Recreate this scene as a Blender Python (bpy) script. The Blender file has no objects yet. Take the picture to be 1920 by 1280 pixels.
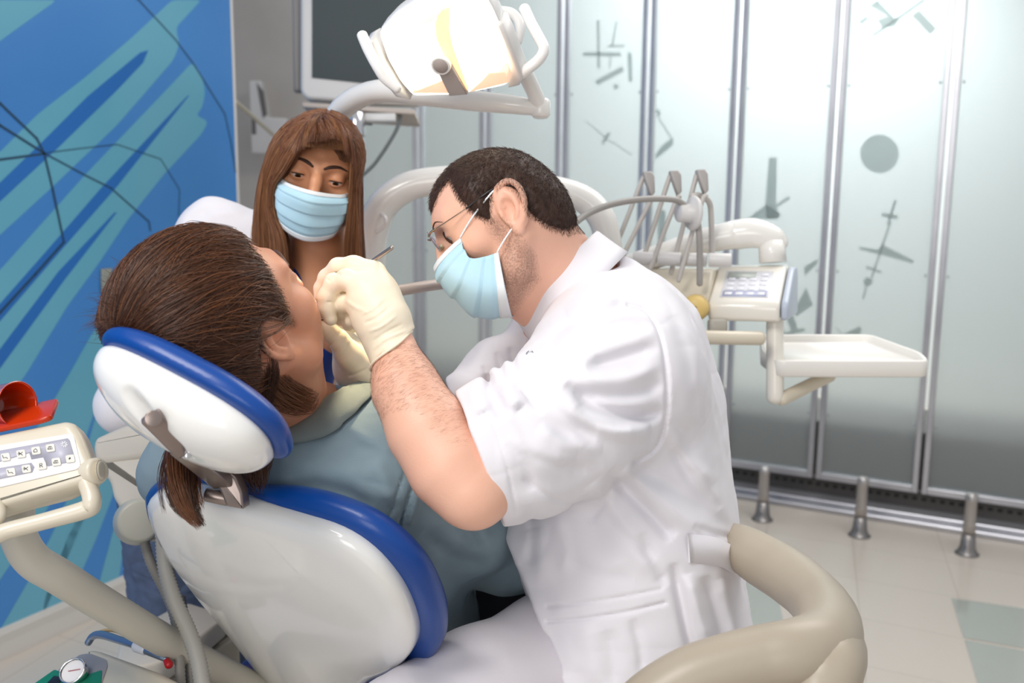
import bpy, bmesh, math
import numpy as np
from mathutils import Vector, Matrix
rng = np.random.default_rng(7)
scene = bpy.context.scene
COL = scene.collection
f4 = np.float32

# ------------------------------------------------------------------ camera
FPX = 1867.0
CAM = np.array([0.0, 0.0, 1.4])
_p, _r = math.radians(9.4), math.radians(0.55)
_X = np.array([1.0, 0, 0]); _U = np.array([0, math.sin(_p), math.cos(_p)])
FW = np.array([0, math.cos(_p), -math.sin(_p)])
RT = _X * math.cos(_r) + _U * math.sin(_r)
UP = _U * math.cos(_r) - _X * math.sin(_r)
cd = bpy.data.cameras.new('camera'); cam = bpy.data.objects.new('camera', cd); COL.objects.link(cam)
cd.sensor_width = 36; cd.lens = FPX / 1920 * 36; cd.clip_start = 0.05
cam.matrix_world = Matrix(((RT[0], UP[0], -FW[0], CAM[0]), (RT[1], UP[1], -FW[1], CAM[1]), (RT[2], UP[2], -FW[2], CAM[2]), (0, 0, 0, 1)))
cd.dof.use_dof = True; cd.dof.focus_distance = 1.24; cd.dof.aperture_fstop = 5.0
scene.camera = cam

# ------------------------------------------------------------------ world, lights, exposure
w = bpy.data.worlds.new('world'); scene.world = w; w.use_nodes = True
w.node_tree.nodes['Background'].inputs[0].default_value = (0.93, 0.96, 1.0, 1)
w.node_tree.nodes['Background'].inputs[1].default_value = 0.48
vs = scene.view_settings
vs.view_transform = 'Standard'; vs.look = 'None'; vs.gamma = 1; vs.use_curve_mapping = False
vs.exposure = 0.24
try: scene.cycles.use_denoising = True
except Exception: pass
scene.cycles.max_bounces = 8; scene.cycles.caustics_reflective = False; scene.cycles.caustics_refractive = False
scene.cycles.sample_clamp_indirect = 6

def area(name, loc, target, size, power, col=(1, 1, 1), size_y=None):
    l = bpy.data.lights.new(name, 'AREA'); l.energy = power; l.color = col; l.size = size
    if size_y: l.shape = 'RECTANGLE'; l.size_y = size_y
    o = bpy.data.objects.new(name, l); COL.objects.link(o); o.location = loc
    o.rotation_euler = (Vector(target) - Vector(loc)).to_track_quat('-Z', 'Y').to_euler(); return o
area('ceiling_softbox', (-0.9, 0.1, 2.7), (0.1, 1.4, 1.0), 0.8, 25, (1, 0.97, 0.93))
area('ceiling_panel_light', (1.2, 2.6, 2.9), (0.6, 2.4, 0), 1.6, 30, (1, 0.97, 0.94))
area('rear_fill_light', (-0.7, -1.4, 1.6), (0.0, 1.4, 0.9), 1.2, 16, (1, 0.98, 0.96))  # unseen fill added behind the camera, near eye height, to brighten the chair shell
area('back_room_light', (1.3, 5.6, 2.9), (1.0, 6.6, 1.0), 2.2, 94, (0.95, 0.99, 1.0))

# ------------------------------------------------------------------ helpers
def P(px, py, t): return CAM + t * (RT * (px - 960) / FPX + UP * (640 - py) / FPX + FW)
def D(x, y, z):
    v = RT * x + UP * y - FW * z; return v / np.linalg.norm(v)
def pix(p):
    q = p - CAM; t = q @ FW
    return 960 + FPX * (q @ RT) / t, 640 - FPX * (q @ UP) / t, t
def PL(l): return [P(*a) for a in l]
def norm(v): v = np.asarray(v, float); return v / np.linalg.norm(v)
def lin(h):
    if isinstance(h, str): h = tuple(int(h[i:i+2], 16) / 255 for i in (0, 2, 4))
    return tuple(c / 12.92 if c <= .04045 else ((c + .055) / 1.055) ** 2.4 for c in h) + (1,)

MATS = {}
def mat(name, col='', rough=.5, metal=0, noise=None, bump=None, sss=0, trans=0, emit=0, coat=0, spec=.5, attr=None, aniso=0, sheen=0, alpha=1):
    """noise=(scale, second colour, contrast); bump=(scale, strength); attr=(attribute, colour, noise scale)"""
    if name in MATS: return MATS[name]
    m = bpy.data.materials.new(name); m.use_nodes = True; nt = m.node_tree; N = nt.nodes; L = nt.links
    b = N['Principled BSDF']; c = lin(col)
    b.inputs['Base Color'].default_value = c; b.inputs['Roughness'].default_value = rough
    b.inputs['Metallic'].default_value = metal; b.inputs['Transmission Weight'].default_value = trans
    b.inputs['Subsurface Weight'].default_value = sss; b.inputs['Coat Weight'].default_value = coat
    b.inputs['Specular IOR Level'].default_value = spec; b.inputs['Sheen Weight'].default_value = sheen
    b.inputs['Alpha'].default_value = alpha
    if sss: b.inputs['Subsurface Radius'].default_value = (1, .4, .2); b.inputs['Subsurface Scale'].default_value = .006
    if emit: b.inputs['Emission Color'].default_value = c; b.inputs['Emission Strength'].default_value = emit
    tc = N.new('ShaderNodeTexCoord'); out = None
    if noise:
        n = N.new('ShaderNodeTexNoise'); n.inputs['Scale'].default_value = noise[0]; n.inputs['Detail'].default_value = 4
        L.new(tc.outputs['Object'], n.inputs['Vector'])
        r = N.new('ShaderNodeValToRGB'); k = noise[2] if len(noise) > 2 else .3
        r.color_ramp.elements[0].position = .5 - k / 2; r.color_ramp.elements[1].position = .5 + k / 2
        r.color_ramp.elements[0].color = c; r.color_ramp.elements[1].color = lin(noise[1])
        L.new(n.outputs[0], r.inputs[0]); out = r.outputs[0]
    if attr:
        a = N.new('ShaderNodeAttribute'); a.attribute_name = attr[0]
        n = N.new('ShaderNodeTexNoise'); n.inputs['Scale'].default_value = attr[2]; n.inputs['Detail'].default_value = 2
        L.new(tc.outputs['Object'], n.inputs['Vector'])
        mr = N.new('ShaderNodeMapRange'); mr.inputs[1].default_value = .35; mr.inputs[2].default_value = .65; mr.inputs[3].default_value = .55; mr.inputs[4].default_value = 1.25
        L.new(n.outputs[0], mr.inputs[0])
        mu = N.new('ShaderNodeMath'); mu.operation = 'MULTIPLY'; mu.use_clamp = True
        L.new(a.outputs['Fac'], mu.inputs[0]); L.new(mr.outputs[0], mu.inputs[1])
        mx = N.new('ShaderNodeMix'); mx.data_type = 'RGBA'; L.new(mu.outputs[0], mx.inputs[0])
        if out: L.new(out, mx.inputs[6])
        else: mx.inputs[6].default_value = c
        mx.inputs[7].default_value = lin(attr[1]); out = mx.outputs[2]
    if out: L.new(out, b.inputs['Base Color'])
    if bump:
        n = N.new('ShaderNodeTexNoise'); n.inputs['Scale'].default_value = bump[0]; n.inputs['Detail'].default_value = 3
        L.new(tc.outputs['Object'], n.inputs['Vector'])
        bp = N.new('ShaderNodeBump'); bp.inputs['Strength'].default_value = bump[1]; bp.inputs['Distance'].default_value = .002
        L.new(n.outputs[0], bp.inputs['Height']); L.new(bp.outputs[0], b.inputs['Normal'])
    MATS[name] = m; return m

# ---- object plumbing: parts are modelled where they stand, then taken relative to their thing's base
def thing(name, label, cat, base, group=None):
    o = bpy.data.objects.new(name, None); COL.objects.link(o); o.location = tuple(base); o.empty_display_size = .05
    o['label'] = label; o['category'] = cat
    if group: o['group'] = group
    return o
def root_loc(par):
    l = np.zeros(3)
    while par is not None: l = l + np.array(par.location); par = par.parent
    return l
def build(name, vf, m, par=None, smooth=True, attrs=None, label=None, base=None):
    v, fs = vf[0], vf[1]; mats = m if isinstance(m, (list, tuple)) else [m]
    v = np.asarray(v, dtype=np.float64); off = root_loc(par) if par is not None else (np.array(base) if base is not None else np.zeros(3))
    v = v - off
    me = bpy.data.meshes.new(name)
    if isinstance(fs, np.ndarray):
        n, k = fs.shape
        me.vertices.add(len(v)); me.vertices.foreach_set('co', v.astype(f4).ravel())
        me.loops.add(n * k); me.loops.foreach_set('vertex_index', fs.astype(np.int32).ravel())
        me.polygons.add(n); me.polygons.foreach_set('loop_start', np.arange(0, n * k, k, dtype=np.int32))
        me.update(calc_edges=True)
    else:
        me.from_pydata([tuple(a) for a in v], [], [tuple(int(i) for i in f) for f in fs])
    for a in mats: me.materials.append(a)
    if len(vf) > 2 and vf[2] is not None: me.polygons.foreach_set('material_index', np.asarray(vf[2], dtype=np.int32))
    me.polygons.foreach_set('use_smooth', np.full(len(me.polygons), smooth))
    if attrs:
        for an, av in attrs.items():
            at = me.attributes.new(an, 'FLOAT', 'POINT'); at.data.foreach_set('value', av.astype(f4))
    me.update()
    o = bpy.data.objects.new(name, me); COL.objects.link(o)
    if par is not None: o.parent = par
    elif base is not None: o.location = tuple(base)
    if label: o['label'] = label
    return o
def tag(o, label, cat, group=None):
    o['label'] = label; o['category'] = cat
    if group: o['group'] = group
    return o
def struct(o): o['kind'] = 'structure'; return o
def flat(o, ang=35):
    try:
        me = o.data; bm = bmesh.new(); bm.from_mesh(me)
        for e in bm.edges: e.smooth = not (len(e.link_faces) == 2 and e.calc_face_angle(0) > math.radians(ang))
        bm.to_mesh(me); bm.free()
    except Exception: pass
    return o
def join(*vfs):
    V, Fc, M, n = [], [], [], 0; quad = all(isinstance(x[1], np.ndarray) for x in vfs) and len({x[1].shape[1] for x in vfs}) == 1
    for i, x in enumerate(vfs):
        v, fs = x[0], x[1]; V.append(np.asarray(v, float))
        mi = x[2] if len(x) > 2 and x[2] is not None else [0] * len(fs)
        M += list(mi)
        if quad: Fc.append(fs + n)
        else: Fc += [[int(j) + n for j in f] for f in fs]
        n += len(v)
    return np.concatenate(V), (np.concatenate(Fc) if quad else Fc), M
def midx(vf, i): return vf[0], vf[1], [i] * len(vf[1])

# ---- simple solids
def smooth_path(pts, n=8, closed=False):
    pts = np.asarray(pts, float); k = pts.shape[1]
    if len(pts) < 3 and not closed:
        t = np.linspace(0, 1, n + 1)[:, None]; return pts[0] * (1 - t) + pts[-1] * t
    if closed: q = np.concatenate([pts[-1:], pts, pts[:2]])
    else: q = np.concatenate([2 * pts[:1] - pts[1:2], pts, 2 * pts[-1:] - pts[-2:-1]])
    out = []
    for i in range(1, len(q) - 2):
        a, b, c, d = q[i-1], q[i], q[i+1], q[i+2]
        for s in range(n):
            t = s / n
            out.append(.5 * (2*b + (c-a)*t + (2*a-5*b+4*c-d)*t*t + (3*b-a-3*c+d)*t**3))
    if not closed: out.append(q[-2])
    return np.array(out)
def tube(pts, r, seg=14, n=6, sm=True, closed=False, flatn=None, caps=True, round_end=True):
    """swept round tube; r number or per-point; flatn=(scale,axis) squashes along a world axis"""
    pts = np.asarray(pts, float); r = np.broadcast_to(np.asarray(r, float), (len(pts),))
    q = np.concatenate([pts, r[:, None]], 1)
    if sm: q = smooth_path(q, n, closed)
    c, rr = q[:, :3], np.abs(q[:, 3])
    T = np.gradient(c, axis=0) if not closed else np.roll(c, -1, 0) - np.roll(c, 1, 0)
    T /= np.linalg.norm(T, axis=1)[:, None] + 1e-12
    if caps and round_end and not closed:
        a0 = [];
        for s, cc, tt, r0 in ((-1, c[0], T[0], rr[0]), (1, c[-1], T[-1], rr[-1])):
            ang = np.radians([25, 50, 70, 84])
            a0.append([(cc + s * tt * r0 * math.sin(x) * .8, r0 * math.cos(x), tt) for x in ang])
        pre = a0[0][::-1]; post = a0[1]
        c = np.concatenate([[x[0] for x in pre], c, [x[0] for x in post]]); rr = np.concatenate([[x[1] for x in pre], rr, [x[1] for x in post]])
        T = np.concatenate([[x[2] for x in pre], T, [x[2] for x in post]])
    u = np.cross(T[0], [0.1, .2, 1]); u /= np.linalg.norm(u); V = []
    th = np.linspace(0, 2 * math.pi, seg, endpoint=False)
    for i in range(len(c)):
        u = u - T[i] * (u @ T[i]); u /= np.linalg.norm(u); w_ = np.cross(T[i], u)
        ring = rr[i] * (np.cos(th)[:, None] * u + np.sin(th)[:, None] * w_)
        if flatn is not None:
            ax = norm(flatn[1]); ring = ring - np.outer(ring @ ax, ax) * (1 - flatn[0])
        V.append(c[i] + ring)
    V = np.concatenate(V); m = len(c); F_ = []
    for i in range(m if closed else m - 1):
        for j in range(seg):
            a = i * seg + j; b = i * seg + (j + 1) % seg; i2 = (i + 1) % m
            F_.append([a, b, i2 * seg + (j + 1) % seg, i2 * seg + j])
    if caps and not closed:
        F_.append(list(range(seg))[::-1]); F_.append([(m - 1) * seg + j for j in range(seg)])
    return V, F_
class Fr:
    """frame: origin, three world axes, scale"""
    def __init__(s, o, ex, ey, ez=None, sc=1.0):
        ex = norm(ex); ey = np.asarray(ey, float); ey = norm(ey - ex * (ey @ ex)); ez = np.cross(ex, ey)
        s.o = np.asarray(o, float); s.R = np.array([ex, ey, ez]); s.s = sc
    def w(s, p): return s.o + (np.asarray(p, float) * s.s) @ s.R
    def l(s, p): return ((p - s.o) @ s.R.T) / s.s
def bm_out(bm, fr=None):
    bm.normal_update(); V = np.array([v.co[:] for v in bm.verts]); 
    for i, v in enumerate(bm.verts): v.index = i
    F_ = [[v.index for v in f.verts] for f in bm.faces]; bm.free()
    return (fr.w(V) if fr is not None else V), F_
def rbox(fr, size, bev=.003, seg=2, c=(0, 0, 0)):
    bm = bmesh.new(); bmesh.ops.create_cube(bm, size=1)
    for v in bm.verts: v.co = Vector((v.co.x * size[0] + c[0], v.co.y * size[1] + c[1], v.co.z * size[2] + c[2]))
    if bev: bmesh.ops.bevel(bm, geom=list(bm.edges), offset=min(bev, min(size) * .49), segments=seg, profile=.5, affect='EDGES')
    return bm_out(bm, fr)
def prism(fr, poly, z0, z1, bev=0, seg=2):
    """polygon in the frame's xy, extruded z0..z1"""
    bm = bmesh.new(); a = [bm.verts.new((x, y, z0)) for x, y in poly]; b = [bm.verts.new((x, y, z1)) for x, y in poly]
    n = len(poly); bm.faces.new(a[::-1]); bm.faces.new(b)
    for i in range(n): bm.faces.new((a[i], a[(i+1) % n], b[(i+1) % n], b[i]))
    bmesh.ops.recalc_face_normals(bm, faces=bm.faces)
    if bev:
        es = [e for e in bm.edges if abs(e.verts[0].co.z - e.verts[1].co.z) < 1e-9]
        bmesh.ops.bevel(bm, geom=es, offset=bev, segments=seg, profile=.5, affect='EDGES')
    return bm_out(bm, fr)
def rpoly(poly, r, n=5):
    """round the corners of a 2-D polygon"""
    out = []; m = len(poly)
    for i in range(m):
        a, b, c = (np.array(poly[(i + k) % m], float) for k in (-1, 0, 1))
        ri = r if not hasattr(r, '__len__') else r[i]
        da, dc = a - b, c - b; la, lc = np.linalg.norm(da), np.linalg.norm(dc); q = min(ri, la * .45, lc * .45)
        p0 = b + da / la * q; p1 = b + dc / lc * q
        for t in np.linspace(0, 1, n): out.append(tuple((1-t)**2 * p0 + 2*t*(1-t) * b + t*t * p1))
    return out
def cyl(a, b, ra, rb=None, seg=24, bev=0):
    rb = ra if rb is None else rb; a = np.asarray(a, float); b = np.asarray(b, float); d = norm(b - a)
    L_ = np.linalg.norm(b - a)
    if bev: return lathe(a, d, [(0, 0), (ra - bev, 0), (ra - bev*.3, bev*.3), (ra, bev), (rb, L_ - bev), (rb - bev*.3, L_ - bev*.3), (rb - bev, L_), (0, L_)], seg)
    return lathe(a, d, [(0, 0), (ra, 0), (rb, L_), (0, L_)], seg)
def lathe(o, axis, prof, seg=32, sx=1.0):
    o = np.asarray(o, float); d = norm(axis); u = np.cross(d, [0.3, .1, 1.]); u = norm(u); w_ = np.cross(d, u)
    th = np.linspace(0, 2 * math.pi, seg, endpoint=False); V = []; F_ = []
    for r, z in prof: V.append(o + d * z + r * (np.cos(th)[:, None] * u * sx + np.sin(th)[:, None] * w_))
    m = len(prof)
    for i in range(m - 1):
        for j in range(seg):
            F_.append([i * seg + j, (i+1) * seg + j, (i+1) * seg + (j+1) % seg, i * seg + (j+1) % seg])
    return np.concatenate(V), F_
def ribbon(pts, side, thick=.001, closed=False):
    """strip: pts (n,3) centre line, side (n,3) half-width vectors, given thickness"""
    pts = np.asarray(pts, float); side = np.broadcast_to(np.asarray(side, float), pts.shape); n = len(pts)
    T = np.gradient(pts, axis=0); nn = np.cross(T, side); nn /= np.linalg.norm(nn, axis=1)[:, None] + 1e-12; nn = nn * thick / 2
    V = np.concatenate([pts - side - nn, pts + side - nn, pts + side + nn, pts - side + nn]); F_ = []
    for i in range(n - 1):
        for k in range(4): a = k * n + i; b = ((k + 1) % 4) * n + i; F_.append([a, a + 1, b + 1, b])
    F_.append([0, n, 2*n, 3*n][::-1]); F_.append([n-1, 2*n-1, 3*n-1, 4*n-1])
    return V, F_

# ---- signed distance modelling -> continuous organic surfaces
def smin(a, b, k):
    h = np.maximum(k - np.abs(a - b), 0) / k
    return np.minimum(a, b) - h * h * k * .25
def d_cap(p, a, b, ra, rb):
    ab = b - a; t = np.clip(((p - a) @ ab) / (ab @ ab + 1e-12), 0, 1)
    return np.linalg.norm(p - a - t[:, None] * ab, axis=1) - (ra + (rb - ra) * t)
def d_ell(p, c, r):
    q = p - c; k0 = np.linalg.norm(q / r, axis=1); k1 = np.linalg.norm(q / (r * r), axis=1)
    return k0 * (k0 - 1) / (k1 + 1e-9)
class Field:
    def __init__(s): s.ops = []; s.post = None
    def add(s, fn, c, r, k=.01, op='u', fr=None):
        c = np.asarray(c, float)
        if fr is not None:
            g = fn; fn = lambda p, g=g, fr=fr: g(fr.l(p)) * fr.s; c = fr.w(c); r = r * fr.s; k = k * fr.s
        s.ops.append((fn, c, r, max(k, 1e-5), op)); return s
    def cap(s, a, b, ra, rb=None, k=.01, op='u', fr=None):
        rb = ra if rb is None else rb; a = np.asarray(a, float); b = np.asarray(b, float)
        return s.add(lambda p: d_cap(p, a, b, ra, rb), (a + b) / 2, np.linalg.norm(a - b) / 2 + max(ra, rb), k, op, fr)
    def chain(s, pts, rad, k=.01, fr=None, op='u'):
        for i in range(len(pts) - 1): s.cap(pts[i], pts[i+1], rad[i], rad[i+1], k, op, fr)
        return s
    def ell(s, c, r, k=.01, op='u', fr=None, rot=None):
        c = np.asarray(c, float); r = np.asarray(r, float)
        if rot is None: fn = lambda p: d_ell(p, c, r)
        else:
            Rm = np.asarray(rot, float); fn = lambda p: d_ell((p - c) @ Rm.T, 0, r)
        return s.add(fn, c, float(max(r)), k, op, fr)
    def plane(s, o, n, k=.002):          # keep the side opposite to n
        o = np.asarray(o, float); n = norm(n); s.ops.append((lambda p: -((p - o) @ n), None, 0, k, 's')); return s
    def ev(s, p):
        d = np.full(len(p), .5)
        for fn, c, r, k, op in s.ops:
            if c is None:
                m = slice(None); q = p
            else:
                m = np.nonzero(((p - c) ** 2).sum(1) < (r + k + .035) ** 2)[0]
                if len(m) == 0: continue
                q = p[m]
            v = fn(q)
            d[m] = smin(d[m], v, k) if op == 'u' else -smin(-d[m], v, k) if op == 's' else -smin(-d[m], -v, k)
        if s.post is not None:
            m = np.nonzero(np.abs(d) < .06)[0]
            if len(m): d[m] = s.post(p[m], d[m])
        return d
    def mesh(s, h, lo=None, hi=None, extra=0):
        cs = [(c, r) for _, c, r, k, op in s.ops if op == 'u' and c is not None]
        if lo is None: lo = np.min([c - r for c, r in cs], 0) - .012; hi = np.max([c + r for c, r in cs], 0) + .012
        B = 8; nb = np.ceil((np.asarray(hi) - lo) / (h * B)).astype(int)
        g = np.stack(np.meshgrid(*[np.arange(n) for n in nb], indexing='ij'), -1).reshape(-1, 3)
        act = []
        for i in range(0, len(g), 200000):
            gg = g[i:i+200000]; d = s.ev(lo + (gg + .5) * h * B); act.append(gg[np.abs(d) < h * B * 1.25 + extra])
        g = np.concatenate(act)
        o = np.stack(np.meshgrid(*[np.arange(B + 1)] * 3, indexing='ij'), -1)
        n1 = nb * B + 2; ids = []; pos = []; S0 = []; SA = [[], [], []]; cells = []
        cor = [(a, b, c) for a in (0, 1) for b in (0, 1) for c in (0, 1)]
        edges = [(i, j) for i in range(8) for j in range(i + 1, 8) if sum(abs(x - y) for x, y in zip(cor[i], cor[j])) == 1]
        for i in range(0, len(g), 400):
            gg = g[i:i+400]; base = gg[:, None, None, None, :] * B + o
            d = s.ev((lo + base.reshape(-1, 3) * h)).reshape(base.shape[:-1])
            c8 = np.stack([d[:, a:a+B, b:b+B, c:c+B] for a, b, c in cor], -1); neg = c8 < 0
            m = neg.any(-1) & ~neg.all(-1)
            cc = base[:, :B, :B, :B][m]; dv = c8[m]
            acc = np.zeros((len(dv), 3)); cnt = np.zeros(len(dv))
            for a, b in edges:
                da, db = dv[:, a], dv[:, b]; x = (da < 0) != (db < 0); t = np.where(x, da / np.where(x, da - db, 1), 0)
                pa = np.array(cor[a], float); pb = np.array(cor[b], float)
                acc += x[:, None] * (pa + t[:, None] * (pb - pa)); cnt += x
            pos.append(lo + (cc + acc / cnt[:, None]) * h); cells.append(cc)
            S0.append(dv[:, 0] < 0)
            for ax, ci in enumerate((4, 2, 1)): SA[ax].append(dv[:, ci] < 0)
        pos = np.concatenate(pos); cells = np.concatenate(cells).astype(np.int64); S0 = np.concatenate(S0)
        key = lambda c: (c[:, 0] * n1[1] + c[:, 1]) * n1[2] + c[:, 2]
        k = key(cells); order = np.argsort(k); ks = k[order]; quads = []
        for ax in range(3):
            sa = np.concatenate(SA[ax]); m = np.nonzero(S0 != sa)[0]; c = cells[m]
            u = np.zeros(3, int); v = np.zeros(3, int); u[(ax + 1) % 3] = 1; v[(ax + 2) % 3] = 1
            q = []; ok = np.ones(len(m), bool)
            for dlt in (0 * u, u, u + v, v):
                kk = key(c - dlt); j = np.searchsorted(ks, kk); j = np.minimum(j, len(ks) - 1); ok &= ks[j] == kk; q.append(order[j])
            q = np.stack(q, 1); fl = ~S0[m]; q[fl] = q[fl][:, ::-1]; quads.append(q[ok])
        quads = np.concatenate(quads)
        # one Newton step on to the surface
        e = h * .5; d0 = s.ev(pos); G = np.stack([s.ev(pos + e * np.eye(3)[i]) - s.ev(pos - e * np.eye(3)[i]) for i in range(3)], 1) / (2 * e)
        st = (d0 / ((G ** 2).sum(1) + .2))[:, None] * G; ln = np.linalg.norm(st, axis=1)[:, None]
        pos = pos - st * np.minimum(1, h * .6 / (ln + 1e-12))
        return pos, quads
def folds(lst, tmax=None, nfun=None):
    """cloth creases: (pixel polyline, amplitude m, width m[, taper]) -> distance offset; drawn on the side facing the room's front"""
    prep = []
    for it in lst:
        pl = smooth_path(np.array(it[0], float), 6) if len(it[0]) > 2 else np.array(it[0], float)
        prep.append((pl, it[1], it[2], it[3] if len(it) > 3 else 1))
    def fn(p):
        x, y, t = pix(p); out = np.zeros(len(p)); sc = FPX / t
        for pl, amp, wd, tp in prep:
            wd = wd * .82; ww = wd * sc.mean(); lo = pl.min(0) - ww * 3; hi = pl.max(0) + ww * 3
            m = np.nonzero((x > lo[0]) & (x < hi[0]) & (y > lo[1]) & (y < hi[1]))[0]
            if tmax is not None: m = m[t[m] < tmax]
            if len(m) == 0: continue
            q = np.stack([x[m], y[m]], 1); best = np.full(len(m), 1e9); par = np.zeros(len(m)); n = len(pl) - 1
            for i in range(n):
                a, b = pl[i], pl[i+1]; ab = b - a; s_ = np.clip(((q - a) @ ab) / (ab @ ab + 1e-9), 0, 1)
                dd = np.linalg.norm(q - a - s_[:, None] * ab, axis=1); u = dd < best; best[u] = dd[u]; par[u] = (i + s_[u]) / n
            w_ = np.exp(-(best / (wd * sc[m])) ** 2)
            if tp: w_ = w_ * np.clip(np.minimum(par, 1 - par) * 5, 0, 1) ** .7 if tp == 1 else w_
            out[m] += amp * w_
        return out
    return fn
def vnoise(p, sc, seed=0):
    """smooth value noise for surface undulation"""
    q = p * sc + seed * 17.3; i = np.floor(q).astype(np.int64); fr_ = q - i; u = fr_ * fr_ * (3 - 2 * fr_); out = 0
    for a in (0, 1):
        for b in (0, 1):
            for c in (0, 1):
                n = ((i[:, 0] + a) * 73856093 ^ (i[:, 1] + b) * 19349663 ^ (i[:, 2] + c) * 83492791 ^ seed * 2654435) & 0xffff
                n = (n * 40503 & 0xffff) / 65535.
                out = out + n * (u[:, 0] if a else 1-u[:, 0]) * (u[:, 1] if b else 1-u[:, 1]) * (u[:, 2] if c else 1-u[:, 2])
    return out - .5
def crease(p, sc, seed, st=(1, 1, 1)):
    """thin ridged wrinkles"""
    n = vnoise(p*np.array(st), sc, seed) + .4*vnoise(p*np.array(st), sc*2.3, seed + 5)
    return np.clip(1 - np.abs(n)*7, 0, 1)**1.5
def strands(L_, r, taper=.25):
    """(N,K,3) poly-lines -> thin three-sided hairs; r number or (N,)"""
    L_ = np.asarray(L_, float); N_, K, _ = L_.shape
    T = np.gradient(L_, axis=1); T /= np.linalg.norm(T, axis=2)[..., None] + 1e-12
    rv = rng.normal(size=(N_, 1, 3)); u = np.cross(T, rv); u /= np.linalg.norm(u, axis=2)[..., None] + 1e-12; w_ = np.cross(T, u)
    rr = np.broadcast_to(np.asarray(r, float).reshape(-1, 1, 1), (N_, 1, 1)) * np.interp(np.linspace(0, 1, K), [0, .6, 1], [1, .9, taper])[None, :, None]
    V = np.stack([L_ + rr * (math.cos(a) * u + math.sin(a) * w_) for a in (0, 2.094, 4.189)], 2).reshape(-1, 3)
    b = (np.arange(N_)[:, None, None] * K * 3 + np.arange(K - 1)[None, :, None] * 3); j = np.arange(3)[None, None, :]; j2 = (j + 1) % 3
    Q = np.stack([b + j, b + j2, b + 3 + j2, b + 3 + j], -1).reshape(-1, 4)
    return V, Q

# ================================================================== THE SETTING
def hit(px, py, o, n):
    d = P(px, py, 1) - CAM; return CAM + d * ((np.array(o) - CAM) @ n) / (d @ n)
def Fl(px, py, z=0.0): return hit(px, py, (0, 0, z), np.array([0, 0, 1.0]))
Z3 = np.array([0, 0, 1.0])

# floor: beige tiles with a skewed joint grid taken from the room, plus inset glass tiles
def floor_mat():
    m = bpy.data.materials.new('floor_tiles'); m.use_nodes = True; nt = m.node_tree; N = nt.nodes; L = nt.links; b = N['Principled BSDF']
    uv = N.new('ShaderNodeUVMap'); uv.uv_map = 'tiles'
    br = N.new('ShaderNodeTexBrick'); br.offset = 0; br.inputs['Scale'].default_value = 1; br.inputs['Mortar Size'].default_value = .005
    br.inputs['Brick Width'].default_value = 1; br.inputs['Row Height'].default_value = 1; br.inputs['Mortar Smooth'].default_value = .4
    br.inputs['Color1'].default_value = lin('d3c9bd'); br.inputs['Color2'].default_value = lin('cfc4b8'); br.inputs['Mortar'].default_value = lin('b5aa9e')
    L.new(uv.outputs[0], br.inputs['Vector']); L.new(br.outputs['Color'], b.inputs['Base Color'])
    b.inputs['Roughness'].default_value = .28; return m
O2 = np.array([1.136, 3.04]); E1 = np.array([-.29, -.957]) * .334; E2 = np.array([.888, -.459]) * .335
V = [(-6, -3, 0), (7, -3, 0), (7, 9, 0), (-6, 9, 0)]
fl = struct(build('floor', (V, [[0, 1, 2, 3]]), floor_mat(), smooth=False))
uvl = fl.data.uv_layers.new(name='tiles'); Bi = np.linalg.inv(np.stack([E1, E2], 1))
for i, v in enumerate(V): uvl.data[i].uv = tuple(Bi @ (np.array(v[:2]) - O2) + 50)
M_gl = mat('greenish_glass_tile', 'a9ada4', .12, spec=.7)
def floor_inset(pxs, n):
    q = [Fl(*a, z=.002) for a in pxs]; lo = [a - Z3 * .004 for a in q]
    o = struct(build('trim_%d' % n, (np.array(lo + q), [[4, 5, 6, 7]] + [[i, (i+1) % 4, 4 + (i+1) % 4, 4 + i] for i in range(4)]), M_gl, smooth=False))
def bil(q, u, v): return tuple((1-v) * ((1-u) * np.array(q[0]) + u * np.array(q[1])) + v * ((1-u) * np.array(q[3]) + u * np.array(q[2])))
floor_inset([(1784, 1121), (1990, 1150), (2010, 1231), (1807, 1194)], 1)
floor_inset([(1809, 1199), (2012, 1236), (2060, 1345), (1848, 1330)], 2)
floor_inset([(1350, 988), (1437, 1000), (1452, 1082), (1350, 1070)], 3)
floor_inset([(1350, 1074), (1453, 1086), (1474, 1190), (1350, 1180)], 4)

# blue mural wall on the left
WA = Fl(0, 1235); WB = Fl(235, 1127); wd = norm(WB - WA); wn = np.array([wd[1], -wd[0], 0.])   # wn faces the room
wfr = Fr(WA, wd, Z3)          # ez = ex x ey = wd x z = (wd.y,-wd.x,0) = wn
uend = wfr.l(hit(440, 250, WA, wn))[0]
M_blue = mat('mural_blue', '2e74bb', .35, noise=(1.1, '4f90d2', .9)); M_teal = mat('mural_teal', '4f9bb4', .35, noise=(1.1, '74b4cb', .9))
M_crack = mat('mural_dark_line', '153a55', .4); M_wedge = mat('mural_deep_blue', '1f68b4', .35)
M_grey = mat('grey_wall_paint', 'b9b4ae', .6, noise=(2, 'c5c1bc')); M_white = mat('white_trim', 'd9d6d1', .4)
def wpoly(pxs, z, sc=1.0, off=(0, 0)):
    pxs = [(x, y) if x > -290 else (x - 900, y + 760) for x, y in pxs]
    return [tuple(wfr.l(hit(x / sc + off[0], y / sc + off[1], WA, wn))[:2]) for x, y in pxs]
def ear_poly(poly, z, fr=wfr):
    bm = bmesh.new(); vs_ = [bm.verts.new((x, y, z)) for x, y in poly]; f = bm.faces.new(vs_); 
    bmesh.ops.recalc_face_normals(bm, faces=[f])
    if f.normal.z < 0: f.normal_flip()
    bmesh.ops.triangulate(bm, faces=[f]); return bm_out(bm, fr)
K = 1.829
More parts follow.
